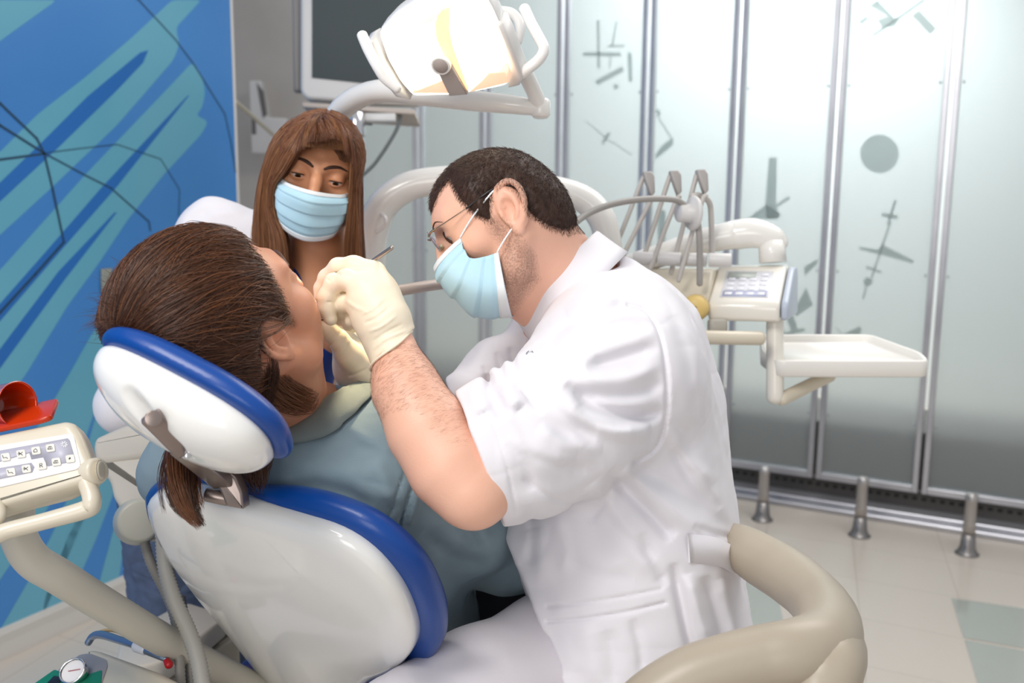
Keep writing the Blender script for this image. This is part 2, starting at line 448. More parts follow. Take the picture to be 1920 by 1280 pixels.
parts = [midx(rbox(wfr, (uend + 4.0, 3.2, .10), 0, c=((uend - 4.0) / 2, 1.6, -.05)), 0)]
def smo(p, r=.03): return rpoly(p, r, 4)
tealp = [
 [(590,0),(690,0),(602,95),(615,150),(595,205),(400,430),(180,640),(0,805),(-300,1060),(-300,740),(0,520),(130,390),(300,258),(450,130)],
 [(660,213),(690,255),(704,315),(692,370),(672,396),(714,416),(690,460),(560,600),(440,750),(340,900),(230,1050),(90,1280),(-10,1420),(-300,1760),(-300,1180),(0,925),(300,590),(530,350)],
 [(-60,0),(195,0),(0,140),(-300,340),(-300,0)]]
for p in tealp: parts.append(midx(ear_poly(smo(wpoly(p, 0, K), .02), .0006), 1))
wedge = [
 [(508,172),(490,215),(400,310),(200,505),(0,690),(-300,930),(-300,860),(0,625),(150,480),(300,330),(480,180)],
 [(650,325),(400,640),(220,845),(0,1100),(-300,1430),(-300,1340),(0,1040),(150,870),(350,640),(640,330)],
 [(400,728),(220,960),(0,1262),(-300,1620),(-300,1530),(0,1195),(200,930),(392,728)]]
for p in wedge: parts.append(midx(ear_poly(wpoly(p, 0, K), .0012), 3))
low = [
 [(175,620),(250,560),(290,640),(190,735),(150,850),(60,1000),(0,1085),(-60,1200),(-60,1000),(0,900),(70,800),(130,700)],
 [(215,640),(300,700),(215,830),(150,990),(78,1160),(40,1240),(-80,1300),(0,1180),(55,1085),(105,985),(160,850)],
 [(240,720),(330,760),(222,900),(180,1010),(140,1100),(95,1180),(70,1215),(84,1120),(125,1010),(165,930),(200,830)],
 [(260,760),(330,790),(240,960),(222,1090),(190,1140),(175,1130),(205,1020),(228,930)]]
for p in low: parts.append(midx(ear_poly(smo(wpoly(p, 0), .02), .0009), 1))
def wline(p, wpx, sc, z=.0018):
    q = np.array(wpoly(p, 0, sc)); out = []
    for a, b in zip(q[:-1], q[1:]):
        d = (b - a) / np.linalg.norm(b - a); n = np.array([-d[1], d[0]]) * wpx * .36; a2 = a - d * wpx * .3; b2 = b + d * wpx * .3
        out.append(midx(ear_poly([tuple(a2 + n), tuple(b2 + n), tuple(b2 - n), tuple(a2 - n)], z), 2))
    return out
for p, wv in [([(-200,190),(0,355),(125,475),(150,525),(180,650),(218,830)], .010), ([(218,830),(120,940),(0,1070),(-100,1180)], .011), ([(-200,300),(0,430),(150,525)], .010),
              ([(150,525),(300,605),(380,645),(510,760),(514,790)], .007), ([(-200,560),(0,547),(150,527)], .009), ([(150,525),(280,508),(400,495),(490,525),(550,545),(615,650),(612,740)], .004),
              ([(475,0),(600,135),(660,215),(770,390),(790,480),(808,590)], .006), ([(200,-200),(475,0)], .006)]:
    parts += wline(p, wv, K)
wl = struct(build('wall_left', join(*parts), [M_blue, M_teal, M_crack, M_wedge], smooth=False))
struct(build('trim_5', rbox(wfr, (.012, 3.2, .104), .002, c=(uend + .006, 1.6, -.05)), M_white, smooth=False))
bp = [(0, 0), (.020, 0), (.020, .012), (.014, .05), (.014, .075), (.008, .088), (0, .092)]
V = []; F_ = []
for u in (-3.0, uend): V += [wfr.w((u, y, x)) for x, y in bp]
n = len(bp)
for i in range(n): F_.append([i, (i+1) % n, n + (i+1) % n, n + i])
F_ += [list(range(n))[::-1], list(range(n, 2*n))]
struct(build('baseboard_left', (np.array(V), F_), mat('white_baseboard', 'c9c5bf', .4), smooth=False))

# glass partition line
PA = Fl(1370, 918); PB = Fl(1920, 1003); pd = norm(PB - PA); pn = np.array([pd[1], -pd[0], 0.])   # faces the room
pfr = Fr(PA, pd, Z3)
def up_(px, py): return pfr.l(hit(px, py, PA, pn))[:2]
bounds = [-2.056, -1.675, -1.285, -.874, -.455, -.047, .367, .796, 1.24, 1.68]
M_alu = mat('brushed_aluminium', 'c9c9ce', .32, .75, noise=(3, 'b4b4ba')); M_aludark = mat('dark_anodised_metal', '55524f', .45, .5)
def glass_mat():
    m = bpy.data.materials.new('frosted_glass'); m.use_nodes = True; nt = m.node_tree; N = nt.nodes; L = nt.links; b = N['Principled BSDF']
    b.inputs['Base Color'].default_value = lin('ecf2f2'); b.inputs['Transmission Weight'].default_value = .78; b.inputs['Roughness'].default_value = .42; b.inputs['IOR'].default_value = 1.25
    return m
M_frost = glass_mat(); M_etch = mat('clear_etched_glass', 'dfe8e6', .34, trans=.8); M_etchd = mat('clear_etched_glass_dark', 'd3dedc', .34, trans=.8)
ZB, ZT = .115, 3.05
def pbox(u0, u1, z0, z1, y0, y1, bev=.002): return rbox(pfr, (u1-u0, z1-z0, y1-y0), bev, 1, c=((u0+u1)/2, (z0+z1)/2, (y0+y1)/2))
KE = 1.8283
def E_(pts): return [(1000 + x / KE, y / KE) for x, y in pts]
def bar(x0, y0, x1, y1, w_):
    a, b = np.array([x0, y0], float), np.array([x1, y1], float); d = (b-a) / np.linalg.norm(b-a); n = np.array([-d[1], d[0]]) * w_ / 2
    return [tuple(a+n), tuple(b+n), tuple(b-n), tuple(a-n)]
def circ(x, y, r, n=28): return [(x + r*math.cos(2*math.pi*i/n), y + r*math.sin(2*math.pi*i/n)) for i in range(n)]
etch = {  # panel index -> (polygons in the zoomed crop's pixels, dark?)
 3: [bar(222,70,224,235,9), bar(170,186,300,186,14), bar(285,75,270,160,5), bar(255,158,312,158,7), bar(265,190,262,235,4), bar(215,285,308,235,18), circ(283,297,9), bar(330,180,333,280,14), bar(180,415,270,490,4), bar(270,485,335,530,4), bar(238,492,260,455,11)],
 4: [bar(425,375,432,395,12), bar(425,395,470,470,5), [(480,468),(478,498),(420,545),(418,530),(440,500)], bar(440,720,440,840,26)],
 5: [[(808,540),(835,540),(832,700),(845,745),(800,750),(795,700)], bar(835,705,878,676,10), [(735,748),(800,700),(850,735),(835,752)], bar(965,45,1000,5,6)],
 6: [bar(1165,122,1340,0,9), [(1195,95),(1180,68),(1215,55),(1150,20),(1180,0),(1235,60),(1255,65),(1240,90)], bar(1310,45,1370,108,30), bar(1120,80,1145,60,14), circ(1187,527,66), bar(1242,685,1215,770,10), bar(1195,735,1250,745,14), bar(1225,760,1160,950,7), [(1115,845),(1180,855),(1195,838),(1240,860),(1305,893),(1300,902),(1220,880),(1120,855)], bar(1140,915,1193,933,8), circ(1147,965,15), bar(1143,975,1130,1025,6),
     [(1030,1115),(1060,1145),(1120,1118),(1125,1125),(1118,1150),(1060,1152)]],
}
etch5b = [[(928,915),(975,888),(972,905),(930,945)], [(895,1060),(935,985),(958,1045),(900,1085)], bar(880,1085,895,1130,24), bar(865,1145,930,1128,12), bar(850,1110,860,1145,8)]
etch[5] = etch[5] + etch5b
wi = 0
for i in range(len(bounds) - 1):
    u0, u1 = bounds[i] + .008, bounds[i+1] - .008; wi += 1
    win = struct(build('window_%d' % wi, join(pbox(u0, u0+.022, ZB, ZT, -.02, .02), pbox(u1-.022, u1, ZB, ZT, -.02, .02), pbox(u0+.022, u1-.022, ZB, ZB+.028, -.02, .02), pbox(u0+.022, u1-.022, ZT-.03, ZT, -.02, .02)), M_alu, smooth=False))
    g = build('glass_pane', pbox(u0+.02, u1-.02, ZB+.026, ZT-.028, -.006, .000, 0), M_frost, win, smooth=False)
    for uu in (u0 + .034, u1 - .034):
        for zz in (1.02, .40, 1.78, 2.4):
            build('bolt', lathe(pfr.w((uu, zz, -.001)), pn, [(0, .006), (.004, .006), (.0055, .003), (.0055, 0)], 10), M_alu, win)
    if i in etch:
        pc = []
        for p in etch[i]:
            q = [tuple(up_(*a)) for a in E_(p)]; q = [(min(max(x, u0+.022), u1-.022), y) for x, y in q]
            pc.append(prism(pfr, q, .0003, .0016))
        build('etched_pattern', join(*pc), M_etchd if i >= 4 else M_etch, win, smooth=False)
U0, U1 = bounds[0], bounds[-1]
struct(build('trim_6', join(pbox(U0, U1, 0, .022, -.06, .115, .004), pbox(U0, U1, .02, .040, -.06, .075, .004)), M_alu, smooth=False))
bk = [pbox(U0, U1, .036, .112, -.045, -.02, 0)]
struct(build('trim_7', join(*bk), M_aludark, smooth=False))
sl = [pbox(u, u+.018, .075, .088, -.020, -.015, .001) for u in np.arange(-.6, 1.5, .036)]
struct(build('trim_8', join(*sl), mat('black_slots', '1b1a19', .6), smooth=False))
# grey back wall, left of the glass
GA = pfr.w((U0, 0, 0))
struct(build('wall_back', rbox(Fr((GA[0] - 1.6, GA[1] + .06, 0), (1, 0, 0), (0, 0, 1)), (3.16, 3.2, .1), 0, c=(0, 1.6, 0)), M_grey, smooth=False))
# room behind the glass
bw = Fr(pfr.w((0, 0, -2.3)), pd, Z3)
struct(build('wall_far', rbox(bw, (9, 3.4, .1), 0, c=(-.3, 1.7, 0)), mat('bright_back_wall', 'eef3f2', .7), smooth=False))
struct(build('wall_right', rbox(Fr(pfr.w((2.4, 0, -1.1)), pn, Z3), (2.3, 3.4, .1), 0, c=(0, 1.7, 0)), mat('grey_blue_wall', 'c3cacc', .7), smooth=False))
ct = build('low_cabinet', join(rbox(bw, (4.6, .30, .5), .01, c=(-.75, .15, 1.75))), mat('dark_grey_cabinet', '5d5b57', .5), base=bw.w((-.75, 0, 1.75)))
tag(ct, 'low dark grey cabinet blurred behind the frosted glass partition', 'cabinet')
# three bollards
M_boll = mat('satin_steel', 'b5b0ad', .3, .8); M_bollb = mat('satin_steel_foot', '8d8987', .35, .8)
bl = ['steel floor post with flared foot, nearest the dentist and farthest back', 'steel floor post with flared foot, middle one before the frosted glass', 'steel floor post with flared foot, nearest the camera on the right']
for (bx, by, ty), lb in zip([(1429, 974, 872), (1611, 1004, 890), (1813, 1038, 920)], bl):
    b0 = Fl(bx, by); hgt = (by - ty) / FPX * pix(b0)[2] * 1.0; t_ = thing('floor_bollard', lb, 'bollard', b0, 'steel bollards before the glass partition')
    build('foot', lathe(b0, Z3, [(0, 0), (.044, 0), (.044, .004), (.036, .008), (.028, .03), (.024, .08), (.0, .08)], 28), M_bollb, t_)
    build('post', lathe(b0, Z3, [(.0, .078), (.0235, .078), (.0225, hgt*.5), (.021, hgt*.85), (.0225, hgt*.87), (.0225, hgt*.97), (.016, hgt), (0, hgt)], 28), M_boll, t_)

# ================================================================== EQUIPMENT
def pfr_(o, n, ex=None):
    """frame on a plane through o with outward normal n (ez); ex the screen-right direction in the plane"""
    n = norm(n); ex = RT if ex is None else ex; ex = norm(ex - n * (ex @ n)); return Fr(o, ex, np.cross(n, ex))
def on(fr, pts): return [tuple(fr.l(hit(x, y, fr.o, fr.R[2]))[:2]) for x, y in pts]
def pp(fr, pts, z0, z1, bev=.003, rr=0, seg=3):
    q = on(fr, pts); q = rpoly(q, rr) if rr else q
    return prism(fr, q, z0, z1, bev, seg)
def dome(fr, poly, prof, c=None, cap=True):
    """rings of a star-shaped outline: prof = [(scale, z)...] first to last, closed at both ends"""
    poly = np.array(poly); c = poly.mean(0) if c is None else np.array(c); V = []; F_ = []; n = len(poly)
    for s_, z in prof: q = c + (poly - c) * s_; V += [(a, b, z) for a, b in q]
    for i in range(len(prof) - 1):
        for j in range(n): F_.append([i*n+j, i*n+(j+1) % n, (i+1)*n+(j+1) % n, (i+1)*n+j])
    F_.append(list(range(n))[::-1]); F_.append([(len(prof)-1)*n + j for j in range(n)])
    return fr.w(np.array(V)), F_
def closed_curve(pts, n=6): return [tuple(a) for a in smooth_path(np.array(pts, float), n, closed=True)]

M_shell = mat('glossy_white_shell', 'eeedea', .18, coat=.6, noise=(3, 'e9e8e4'))
M_vinyl = mat('blue_vinyl', '063a86', .33, coat=.08, spec=.4, bump=(500, .06), noise=(4, '084290'))
M_steel = mat('brushed_steel_bracket', '93857f', .32, .7)
M_chrome = mat('chrome', 'd5d5d8', .12, 1)
M_beige = mat('beige_plastic', 'd9d0bd', .35, coat=.2, noise=(5, 'd4cab6'))
M_bgrey = mat('warm_grey_plastic', 'b3aea3', .42, noise=(5, 'ada89d'))
M_wplast = mat('white_plastic', 'ece9e3', .22, coat=.5)
M_hose = mat('grey_hose', '8f8b84', .5)
M_dark = mat('dark_rubber', '2b2a29', .6)
M_lgrey = mat('light_grey_plastic', 'd6d4d2', .35)
M_key = mat('key_cap', 'e2ded4', .4); M_panel = mat('panel_foil', 'c3c3cf', .3); M_ink = mat('printed_icon', '3a3a44', .6)

# ---- dental chair
Wc, Ac = D(.9, -.22, .38), D(.1, -.72, -.68); Nc = norm(np.cross(Ac, Wc)) 
if Nc @ (-FW) < 0: Nc = -Nc
CH0 = P(530, 1060, 1.235)
cfr = pfr_(CH0, Nc)
base_pt = np.array([CH0[0] + .18, CH0[1] + .62, 0.0])
chair = thing('dental_chair', 'reclined dental chair with white shell and blue vinyl padding under the patient', 'dental chair', base_pt)
back_px = [(286,940),(296,922),(330,912),(390,918),(470,942),(560,966),(640,992),(700,1030),(745,1080),(772,1130),(785,1180),(776,1214),(742,1243),(700,1262),(680,1290),(690,1350),(720,1460),(640,1500),(580,1400),(525,1292),(490,1245),(440,1180),(385,1112),(332,1042),(302,988)]
q = closed_curve(on(cfr, back_px), 4)
build('back_shell', dome(cfr, q, [(.97, -.014), (1.0, -.004), (1.0, .006), (.993, .012), (.975, .016), (.9, .021), (.7, .026), (.4, .029), (.12, .030)]), M_shell, chair)
pad_px = [(286,940),(287,905),(330,888),(400,893),(480,908),(560,913),(640,932),(720,968),(790,1030),(828,1095),(843,1155),(833,1203),(795,1240),(750,1262),(715,1278),(700,1330),(720,1440),(640,1480),(610,1400),(556,1296),(518,1245),(466,1180),(410,1112),(350,1042),(310,988)]
cf2 = pfr_(CH0 - Nc*.028, Nc)
q = closed_curve(on(cf2, pad_px), 4)
build('back_cushion', dome(cf2, q, [(.88, -.018), (.93, -.016), (.97, -.009), (.99, .0), (.992, .008), (.985, .016), (.96, .022), (.93, .024)]), M_vinyl, chair)
build('backrest_hinge', join(pp(cfr, [(585,1240),(690,1275),(760,1420),(560,1420)], -.10, -.035, .006)), M_bgrey, chair)
# seat and base on the floor, mostly behind the dentist
hipc = P(674, 1215, 1.60); fwd_h = norm(np.array([.18, 1, 0])); sfr = Fr(hipc - Z3*.10, np.cross(fwd_h, Z3), fwd_h)
build('seat_cushion', rbox(sfr, (.46, .55, .09), .035, 4, c=(0, .17, 0)), M_vinyl, chair)
build('leg_cushion', rbox(Fr(sfr.w((0, .68, -.12)), sfr.R[0], norm(fwd_h - Z3*.45)), (.42, .62, .08), .035, 4), M_vinyl, chair)
build('seat_shell', rbox(sfr, (.44, .52, .04), .015, 3, c=(0, .17, -.065)), M_shell, chair)
zc = sfr.w((0, .15, -.08))
build('lift_column', rbox(Fr((zc[0], zc[1], zc[2] / 2), sfr.R[0], fwd_h), (.22, .28, zc[2] - .02), .03, 3), M_bgrey, chair)
build('base_plate', rbox(Fr((zc[0], zc[1], .03), sfr.R[0], fwd_h), (.44, .8, .06), .02, 3), M_shell, chair)
build('lower_cushion', pp(cfr, [(478,1218),(505,1248),(545,1340),(455,1340),(462,1250)], -.16, -.10, .012, .01), M_vinyl, chair)
# headrest
HR, HF, HU = D(.81, -.08, .58), D(.43, .76, -.49), D(-.40, .64, .65)
he1 = norm(D(.88, -.42, .20)); hfr = Fr(P(352, 755, 1.01), he1, np.cross(HF, he1))
if hfr.R[2] @ HF < 0: hfr.R[2] *= -1
if hfr.R[1] @ UP < 0: hfr.R[1] *= -1
f = Field()
def sup(c_, rr_, pw):
    c_, rr_ = np.array(c_), np.array(rr_)
    def g_(p):
        q = np.abs(p - c_) / rr_; k = np.sqrt((q[:, 0]**pw + q[:, 1]**pw)**(2/pw) + q[:, 2]**2.4); return (k - 1)*rr_[1]*.8
    return g_
f.add(sup((0, 0, 0), (.104, .060, .050), 2.7), (0, 0, 0), .13, .01, 'u', hfr)
f.add(lambda p: p[:, 2] - .006, (0, 0, 0), .2, .010, 'i', hfr)
ga_ = P(235, 745, .955); gb_ = P(330, 830, .975); f.cap(ga_, gb_, .010, .011, .006, 's')
build('headrest_shell', f.mesh(.0022), M_shell, chair)
f = Field()
f.add(sup((.004, .003, .012), (.112, .068, .025), 2.7), (0, 0, 0), .14, .01, 'u', hfr)
f.add(lambda p: -(p[:, 2] - .001), (0, 0, 0), .2, .006, 'i', hfr)
f.ell((0, 0, .062), (.105, .055, .034), .01, 's', fr=hfr)
build('headrest_cushion', f.mesh(.0025), M_vinyl, chair)
def bar_(pts, wdt, th, nrm, m, par, nm, bev=.003):
    a, b = np.array(pts[0]), np.array(pts[1]); ex = norm(b - a); n = norm(nrm); n = norm(n - ex*(n @ ex)); 
    return build(nm, rbox(Fr((a+b)/2, ex, np.cross(n, ex)), (np.linalg.norm(b-a), wdt, th), bev, 2), m, par)
vt = -FW
b1 = bar_([P(280, 778, .948), P(350, 848, .985)], .021, .010, vt, M_steel, chair, 'headrest_bracket')
b2 = bar_([P(340, 838, .985), P(420, 905, 1.12)], .024, .014, vt, M_steel, chair, 'headrest_bracket')
build('bracket_bolt', cyl(P(287, 785, .945), P(287, 785, .938), .008, bev=.001), M_steel, b1)
build('bracket_pin', cyl(P(352, 854, .98), P(352, 854, .972), .003, bev=.001), M_chrome, b2)
kfr = pfr_(P(440, 915, 1.125), vt)
build('headrest_clamp', pp(kfr, [(403,892),(412,880),(432,878),(448,892),(460,920),(464,951),(430,945),(418,915)], -.014, .014, .003, .003), M_steel, chair)
build('clamp_knob', cyl(P(384, 926, 1.12), P(432, 936, 1.12), .0080, seg=20, bev=.003), M_steel, chair)
build('clamp_plate', rbox(Fr(P(420, 945, 1.19), D(.94, -.22, .1), D(.1, .3, -.8)), (.055, .012, .006), .001), M_steel, chair)

# ---- dental lamp
LO = P(838, 92, 1.45); lfr = Fr(LO, D(.9, .14, .42), D(-.45, .65, .6))
if lfr.R[2] @ vt < 0: lfr.R[2] *= -1
lamp = thing('dental_lamp', 'lit dental operating lamp with white arm above the patient', 'lamp', P(640, 215, 1.75))
M_glow = mat('lamp_reflector_glow', 'fff6dc', .3, emit=3.4); M_amber = mat('lamp_amber_slot', 'ffdaa4', .3, emit=.75)
M_peach = mat('lamp_lower_reflector', 'ffcfae', .3, emit=.45)
M_lwhite = mat('lamp_housing', 'f1efec', .3, coat=.3)
hpx = [(712,58),(740,28),(775,4),(800,-40),(890,-45),(925,15),(942,55),(955,100),(957,140),(953,156),(905,166),(850,174),(775,176),(752,150),(728,108)]
lq = rpoly(on(lfr, hpx), .006, 3)
build('reflector', dome(lfr, lq, [(1.0, -.004), (1.0, 0), (.985, .004), (.93, .012), (.8, .022), (.6, .029), (.35, .033), (.1, .034)]), M_glow, lamp)
build('lamp_housing', dome(lfr, lq, [(.35, -.085), (.6, -.08), (.85, -.06), (1.0, -.03), (1.015, -.005), (1.0, .001)]), M_lwhite, lamp)
lf2 = Fr(lfr.w((0, 0, .036)), lfr.R[0], lfr.R[1]); lf2.R = lfr.R
build('amber_slot', pp(lf2, [(822,22),(842,16),(842,55),(848,85),(878,168),(868,170),(835,110),(818,72),(816,45)], -.012, .001, .001), M_amber, lamp)
build('lower_lens', join(pp(lf2, [(774,172),(800,160),(832,148),(850,172)], -.020, .004, .001), pp(lf2, [(905,148),(918,134),(948,132),(955,152),(882,170)], -.020, .004, .001)), M_peach, lamp)
build('vent_grille', pp(lf2, [(790,8),(838,0),(830,20),(812,40),(796,44),(788,36)], -.006, .002, .001), mat('vent_white', 'f4f2f0', .4, emit=.35), lamp)
M_lbar = mat('lamp_grey_bar', 'aba09b', .4)
build('bulb_shield', pp(lf2, [(818,120),(842,108),(878,172),(845,175)], -.004, .008, .002), M_lbar, lamp)
kc = lf2.w(tuple(on(lf2, [(830, 115)])[0]) + (.004,))
build('shield_knob', lathe(kc, lfr.R[2], [(0, .010), (.0105, .010), (.0112, .009), (.0112, .007)], 32), M_lbar, lamp)
build('knob_ring', lathe(kc, lfr.R[2], [(.0112, .009), (.0135, .010), (.0145, .006), (.0145, 0), (0, 0)], 32), M_lwhite, lamp)
lf3 = Fr(lfr.w((0, 0, -.012)), lfr.R[0], lfr.R[1]); lf3.R = lfr.R
M_lside = mat('lamp_side_frame', 'dcd9d6', .35)
build('side_frame', pp(lf3, [(690,72),(708,62),(726,104),(752,148),(774,176),(748,170),(715,130)], -.02, .02, .006), M_lside, lamp)
build('side_frame', pp(lf3, [(930,28),(948,34),(960,62),(986,132),(978,148),(957,153),(957,110),(944,64)], -.02, .02, .006), M_lside, lamp)
build('handle', tube(PL([(679,66,1.40),(690,92,1.40),(706,122,1.40),(722,146,1.405),(745,166,1.41)]), [.0078,.0078,.0078,.008,.007]), M_lwhite, lamp)
build('handle', tube(PL([(983,16,1.46),(995,42,1.455),(1008,66,1.45),(1019,88,1.445),(1017,102,1.445),(1006,116,1.45),(988,130,1.455),(978,138,1.46)]), .0082), M_lwhite, lamp)
build('yoke', tube(PL([(905,22,1.53),(930,21,1.53),(955,24,1.53),(970,36,1.53),(975,55,1.53),(972,78,1.53)]), [.008,.008,.0085,.008,.008,.006]), M_lwhite, lamp)
build('lamp_arm', tube(PL([(985,138,1.56),(1000,170,1.58),(1014,202,1.6)]), .0125, sm=True), M_wplast, lamp)
build('lamp_arm', tube(PL([(1014,203,1.6),(960,196,1.6),(880,188,1.62),(800,178,1.65),(730,170,1.68),(682,178,1.72),(648,198,1.76),(626,226,1.8),(612,262,1.85),(608,420,1.9),(612,700,1.95)]), [.0125,.015,.017,.0185,.0195,.020,.021,.021,.021,.021,.021], n=8, seg=20), M_wplast, lamp)
build('arm_joint', lathe(P(1014, 203, 1.6) - UP*.016, UP, [(0,0),(.012,.001),(.0155,.006),(.0155,.026),(.012,.031),(0,.032)], 24), M_wplast, lamp)
sp = bpy.data.lights.new('lamp_beam', 'SPOT'); sp.energy = 18; sp.color = (1, .80, .48); sp.spot_size = math.radians(27); sp.spot_blend = .6; sp.shadow_soft_size = .035
so = bpy.data.objects.new('lamp_beam', sp); COL.objects.link(so); so.parent = lamp
tgt = P(625, 600, 1.27); sl_ = LO + norm(tgt - LO) * .055; so.location = tuple(sl_ - root_loc(lamp)); so.rotation_euler = Vector(tgt - sl_).to_track_quat('-Z', 'Y').to_euler()

# ---- white arched arm of the delivery unit, delivery unit itself
unit = thing('delivery_unit', 'white and beige dental instrument unit on an arched arm behind the dentist', 'dental unit', np.array([P(612,700,2.05)[0], P(612,700,2.05)[1], 0]))
build('arched_arm', tube(PL([(628,1010,2.02),(630,800,2.0),(650,640,1.98),(688,520,1.95),(697,440,1.93),(718,385,1.93),(765,350,1.93),(830,338,1.93),(900,338,1.93),(980,350,1.94),(1050,358,1.95),(1098,376,1.95),(1128,410,1.95),(1140,455,1.96),(1150,520,1.98),(1190,560,2.02)]), [.030,.030,.030,.0315,.031,.030,.0285,.0275,.027,.027,.027,.027,.027,.027,.027,.026], seg=24), M_wplast, unit)
build('arm_hook', tube(PL([(716,402,1.9),(722,408,1.88),(722,420,1.88),(714,430,1.89),(708,434,1.9)]), .004), M_wplast, unit)
build('unit_pedestal', join(lathe((unit.location.x, unit.location.y, 0), Z3, [(0,0),(.19,0),(.19,.03),(.16,.05),(.06,.07),(.05,.12),(.05,.8),(0,.8)], 36)), M_wplast, unit)
ex_u, bk_u = D(.93, -.03, .37), D(.37, .1, -.93); ey_u = norm(np.cross(bk_u, ex_u)); ey_u = ey_u if ey_u @ UP > 0 else -ey_u
def side_prism(o, prof, wd_, bev=.004):     # profile (back, up) extruded along ex_u
    fr = Fr(o, bk_u, ey_u); fr.R[2] = ex_u
    return prism(fr, prof, 0, wd_, bev, 3)
co = P(1327, 601, 1.93)
prof = rpoly([(.0, .0), (-.004, .034), (.11, .103), (.17, .104), (.18, 0)], [.008, .012, .012, .02, .01], 4)
build('console', side_prism(co, prof, .135, .007), mat('cream_console', 'e8e3d8', .25, coat=.4), unit)
build('console_end', side_prism(co + ex_u*.137, [(x*.96+.004, y*.94+.003) for x, y in prof], .014, .006), mat('blue_grey_plastic', 'b9c2d0', .3), unit)
sn = norm(np.cross(ex_u, (bk_u*.114 + ey_u*.069))); sn = sn if sn @ vt > 0 else -sn
kp = Fr(co + bk_u*.053 + ey_u*.0685 + ex_u*.066 + sn*.0004, ex_u, norm(bk_u*.114 + ey_u*.069)); kp.R[2] = sn
pnl = build('control_panel', rbox(kp, (.092, .092, .0016), .0005, 1), mat('pale_panel', 'dcdde2', .3), unit)
build('display', rbox(kp, (.055, .022, .0006), 0, 1, c=(-.014, .030, .0012)), mat('lcd', 'c9cfc8', .2), pnl)
build('key_row_band', rbox(kp, (.084, .020, .0004), 0, 1, c=(0, -.034, .0010)), mat('lilac_print', 'b9bdd6', .4), pnl)
for r_ in range(5):
    for c_ in range(4):
        if r_ == 0 and c_ < 3: continue
        build('key', rbox(kp, (.014, .009, .001), .0004, 1, c=(-.031 + c_*.0207, .032 - r_*.0165, .0016)), mat('pale_key', 'e6e7ee', .4), pnl)
build('instrument_housing', side_prism(co - ex_u*.13 + bk_u*.01 + ey_u*.008, rpoly([(0, .0), (0, .035), (.05, .09), (.15, .09), (.16, 0)], .01, 3), .13, .006), M_beige, unit)
yc = co - ex_u*.018 + ey_u*.024 - bk_u*.001
build('yellow_cap', lathe(P(1303, 577, 1.92), norm(-bk_u), [(0,.018),(.010,.018),(.020,.014),(.025,.006),(.026,-.01),(0,-.01)], 32), mat('yellow_plastic', 'e3c47a', .4), unit)
build('cap_screw', lathe(P(1303, 577, 1.90), norm(-bk_u), [(0,.003),(.003,.003),(.003,-.004)], 12), mat('brass_brown', '7d5a2a', .4), unit)
for i in range(4):
    a = P(1188 + i*47, 484 + i*1, 1.97 - i*.012); b = P(1188 + (i+1)*47 - 4, 485 + i*1, 1.97 - (i+1)*.012)
    build('holder_bar', cyl(a, b, .0135, seg=24, bev=.002), M_lgrey, unit)
build('joint_arm', tube(PL([(1170,500,2.05),(1240,478,2.04),(1320,452,2.03),(1375,440,2.02)]), [.022,.024,.026,.029], seg=24), M_wplast, unit)
build('joint_cap', tube(PL([(1378,440,2.02),(1412,437,2.01),(1446,445,2.0),(1462,456,2.0)]), [.030,.030,.025,.019], seg=24), M_wplast, unit)
build('joint_neck', cyl(P(1447, 452, 2.0), P(1449, 492, 2.0), .026, .027), M_wplast, unit)
M_arm = mat('whip_arm_grey', 'c6c0ba', .4)
for (tx, ty, bx, by, dt) in [(1212, 328, 1152, 470, .04), (1262, 326, 1204, 492, .02), (1312, 324, 1258, 512, 0)]:
    a = build('whip_arm', join(tube(PL([(bx, by, 1.97+dt), (tx-6, ty+4, 1.95+dt)]), .0048, n=2), tube(PL([(bx+14, by+14, 1.93+dt), (tx+2, ty+60, 1.93+dt), (tx+12, ty+42, 1.93+dt)]), .0048, n=4)), M_arm, unit)
    build('instrument_holder', pp(pfr_(P(tx, ty, 1.94+dt), vt), [(tx-8,ty-4),(tx+8,ty-6),(tx+14,ty+4),(tx+15,ty+34),(tx+8,ty+42),(tx+2,ty+26)], -.012, .012, .004), mat('holder_grey', 'a9a39f', .4), a)
build('whip_arm', tube(PL([(1306,404,1.90),(1311,440,1.90),(1312,480,1.91),(1312,532,1.92)]), .0062), mat('hose_grey_light', 'a09b96', .4), unit)
build('whip_arm', tube(PL([(1335,478,1.97),(1334,420,1.97),(1330,380,1.96),(1310,366,1.94),(1298,368,1.93)]), .0058), M_arm, unit)
hd = build('hose_holder', lathe(P(1300, 400, 1.90), D(-.95, 0, .3), [(0,-.004),(.031,-.004),(.034,0),(.031,.005),(.018,.006),(.018,.030),(.015,.033),(0,.033)], 32), M_lgrey, unit)
bx_ = build('grip_bar', tube(PL([(1318,632,1.88),(1360,633,1.88),(1425,634,1.88)]), .0135, sm=False), M_beige, unit)
build('grip_mount', rbox(Fr(P(1345, 612, 1.92), RT, UP), (.035, .03, .03), .006), M_bgrey, unit)
build('tray_post', tube(PL([(1453,600,1.93),(1453,680,1.93),(1453,745,1.93)]), .0165, seg=24), mat('cream_console', ''), unit)
build('tray_arm', tube(PL([(1465,748,1.93),(1510,726,1.97),(1555,704,2.02)]), .0135), M_beige, unit)
tf = Fr(P(1570, 672, 1.98), D(1, 0, .10), D(.05, .22, -1)); tf.R[2] = norm(np.cross(tf.R[0], tf.R[1]))
if tf.R[2] @ Z3 < 0: tf.R[2] *= -1; 
tray_o = rpoly([(-.135,-.09),(.15,-.09),(.155,-.02),(.10,.15),(-.13,.15),(-.15,.0)], .02, 5)
def inset(p, s): c = np.array(p).mean(0); return [tuple(c + (np.array(a)-c)*s) for a in p]
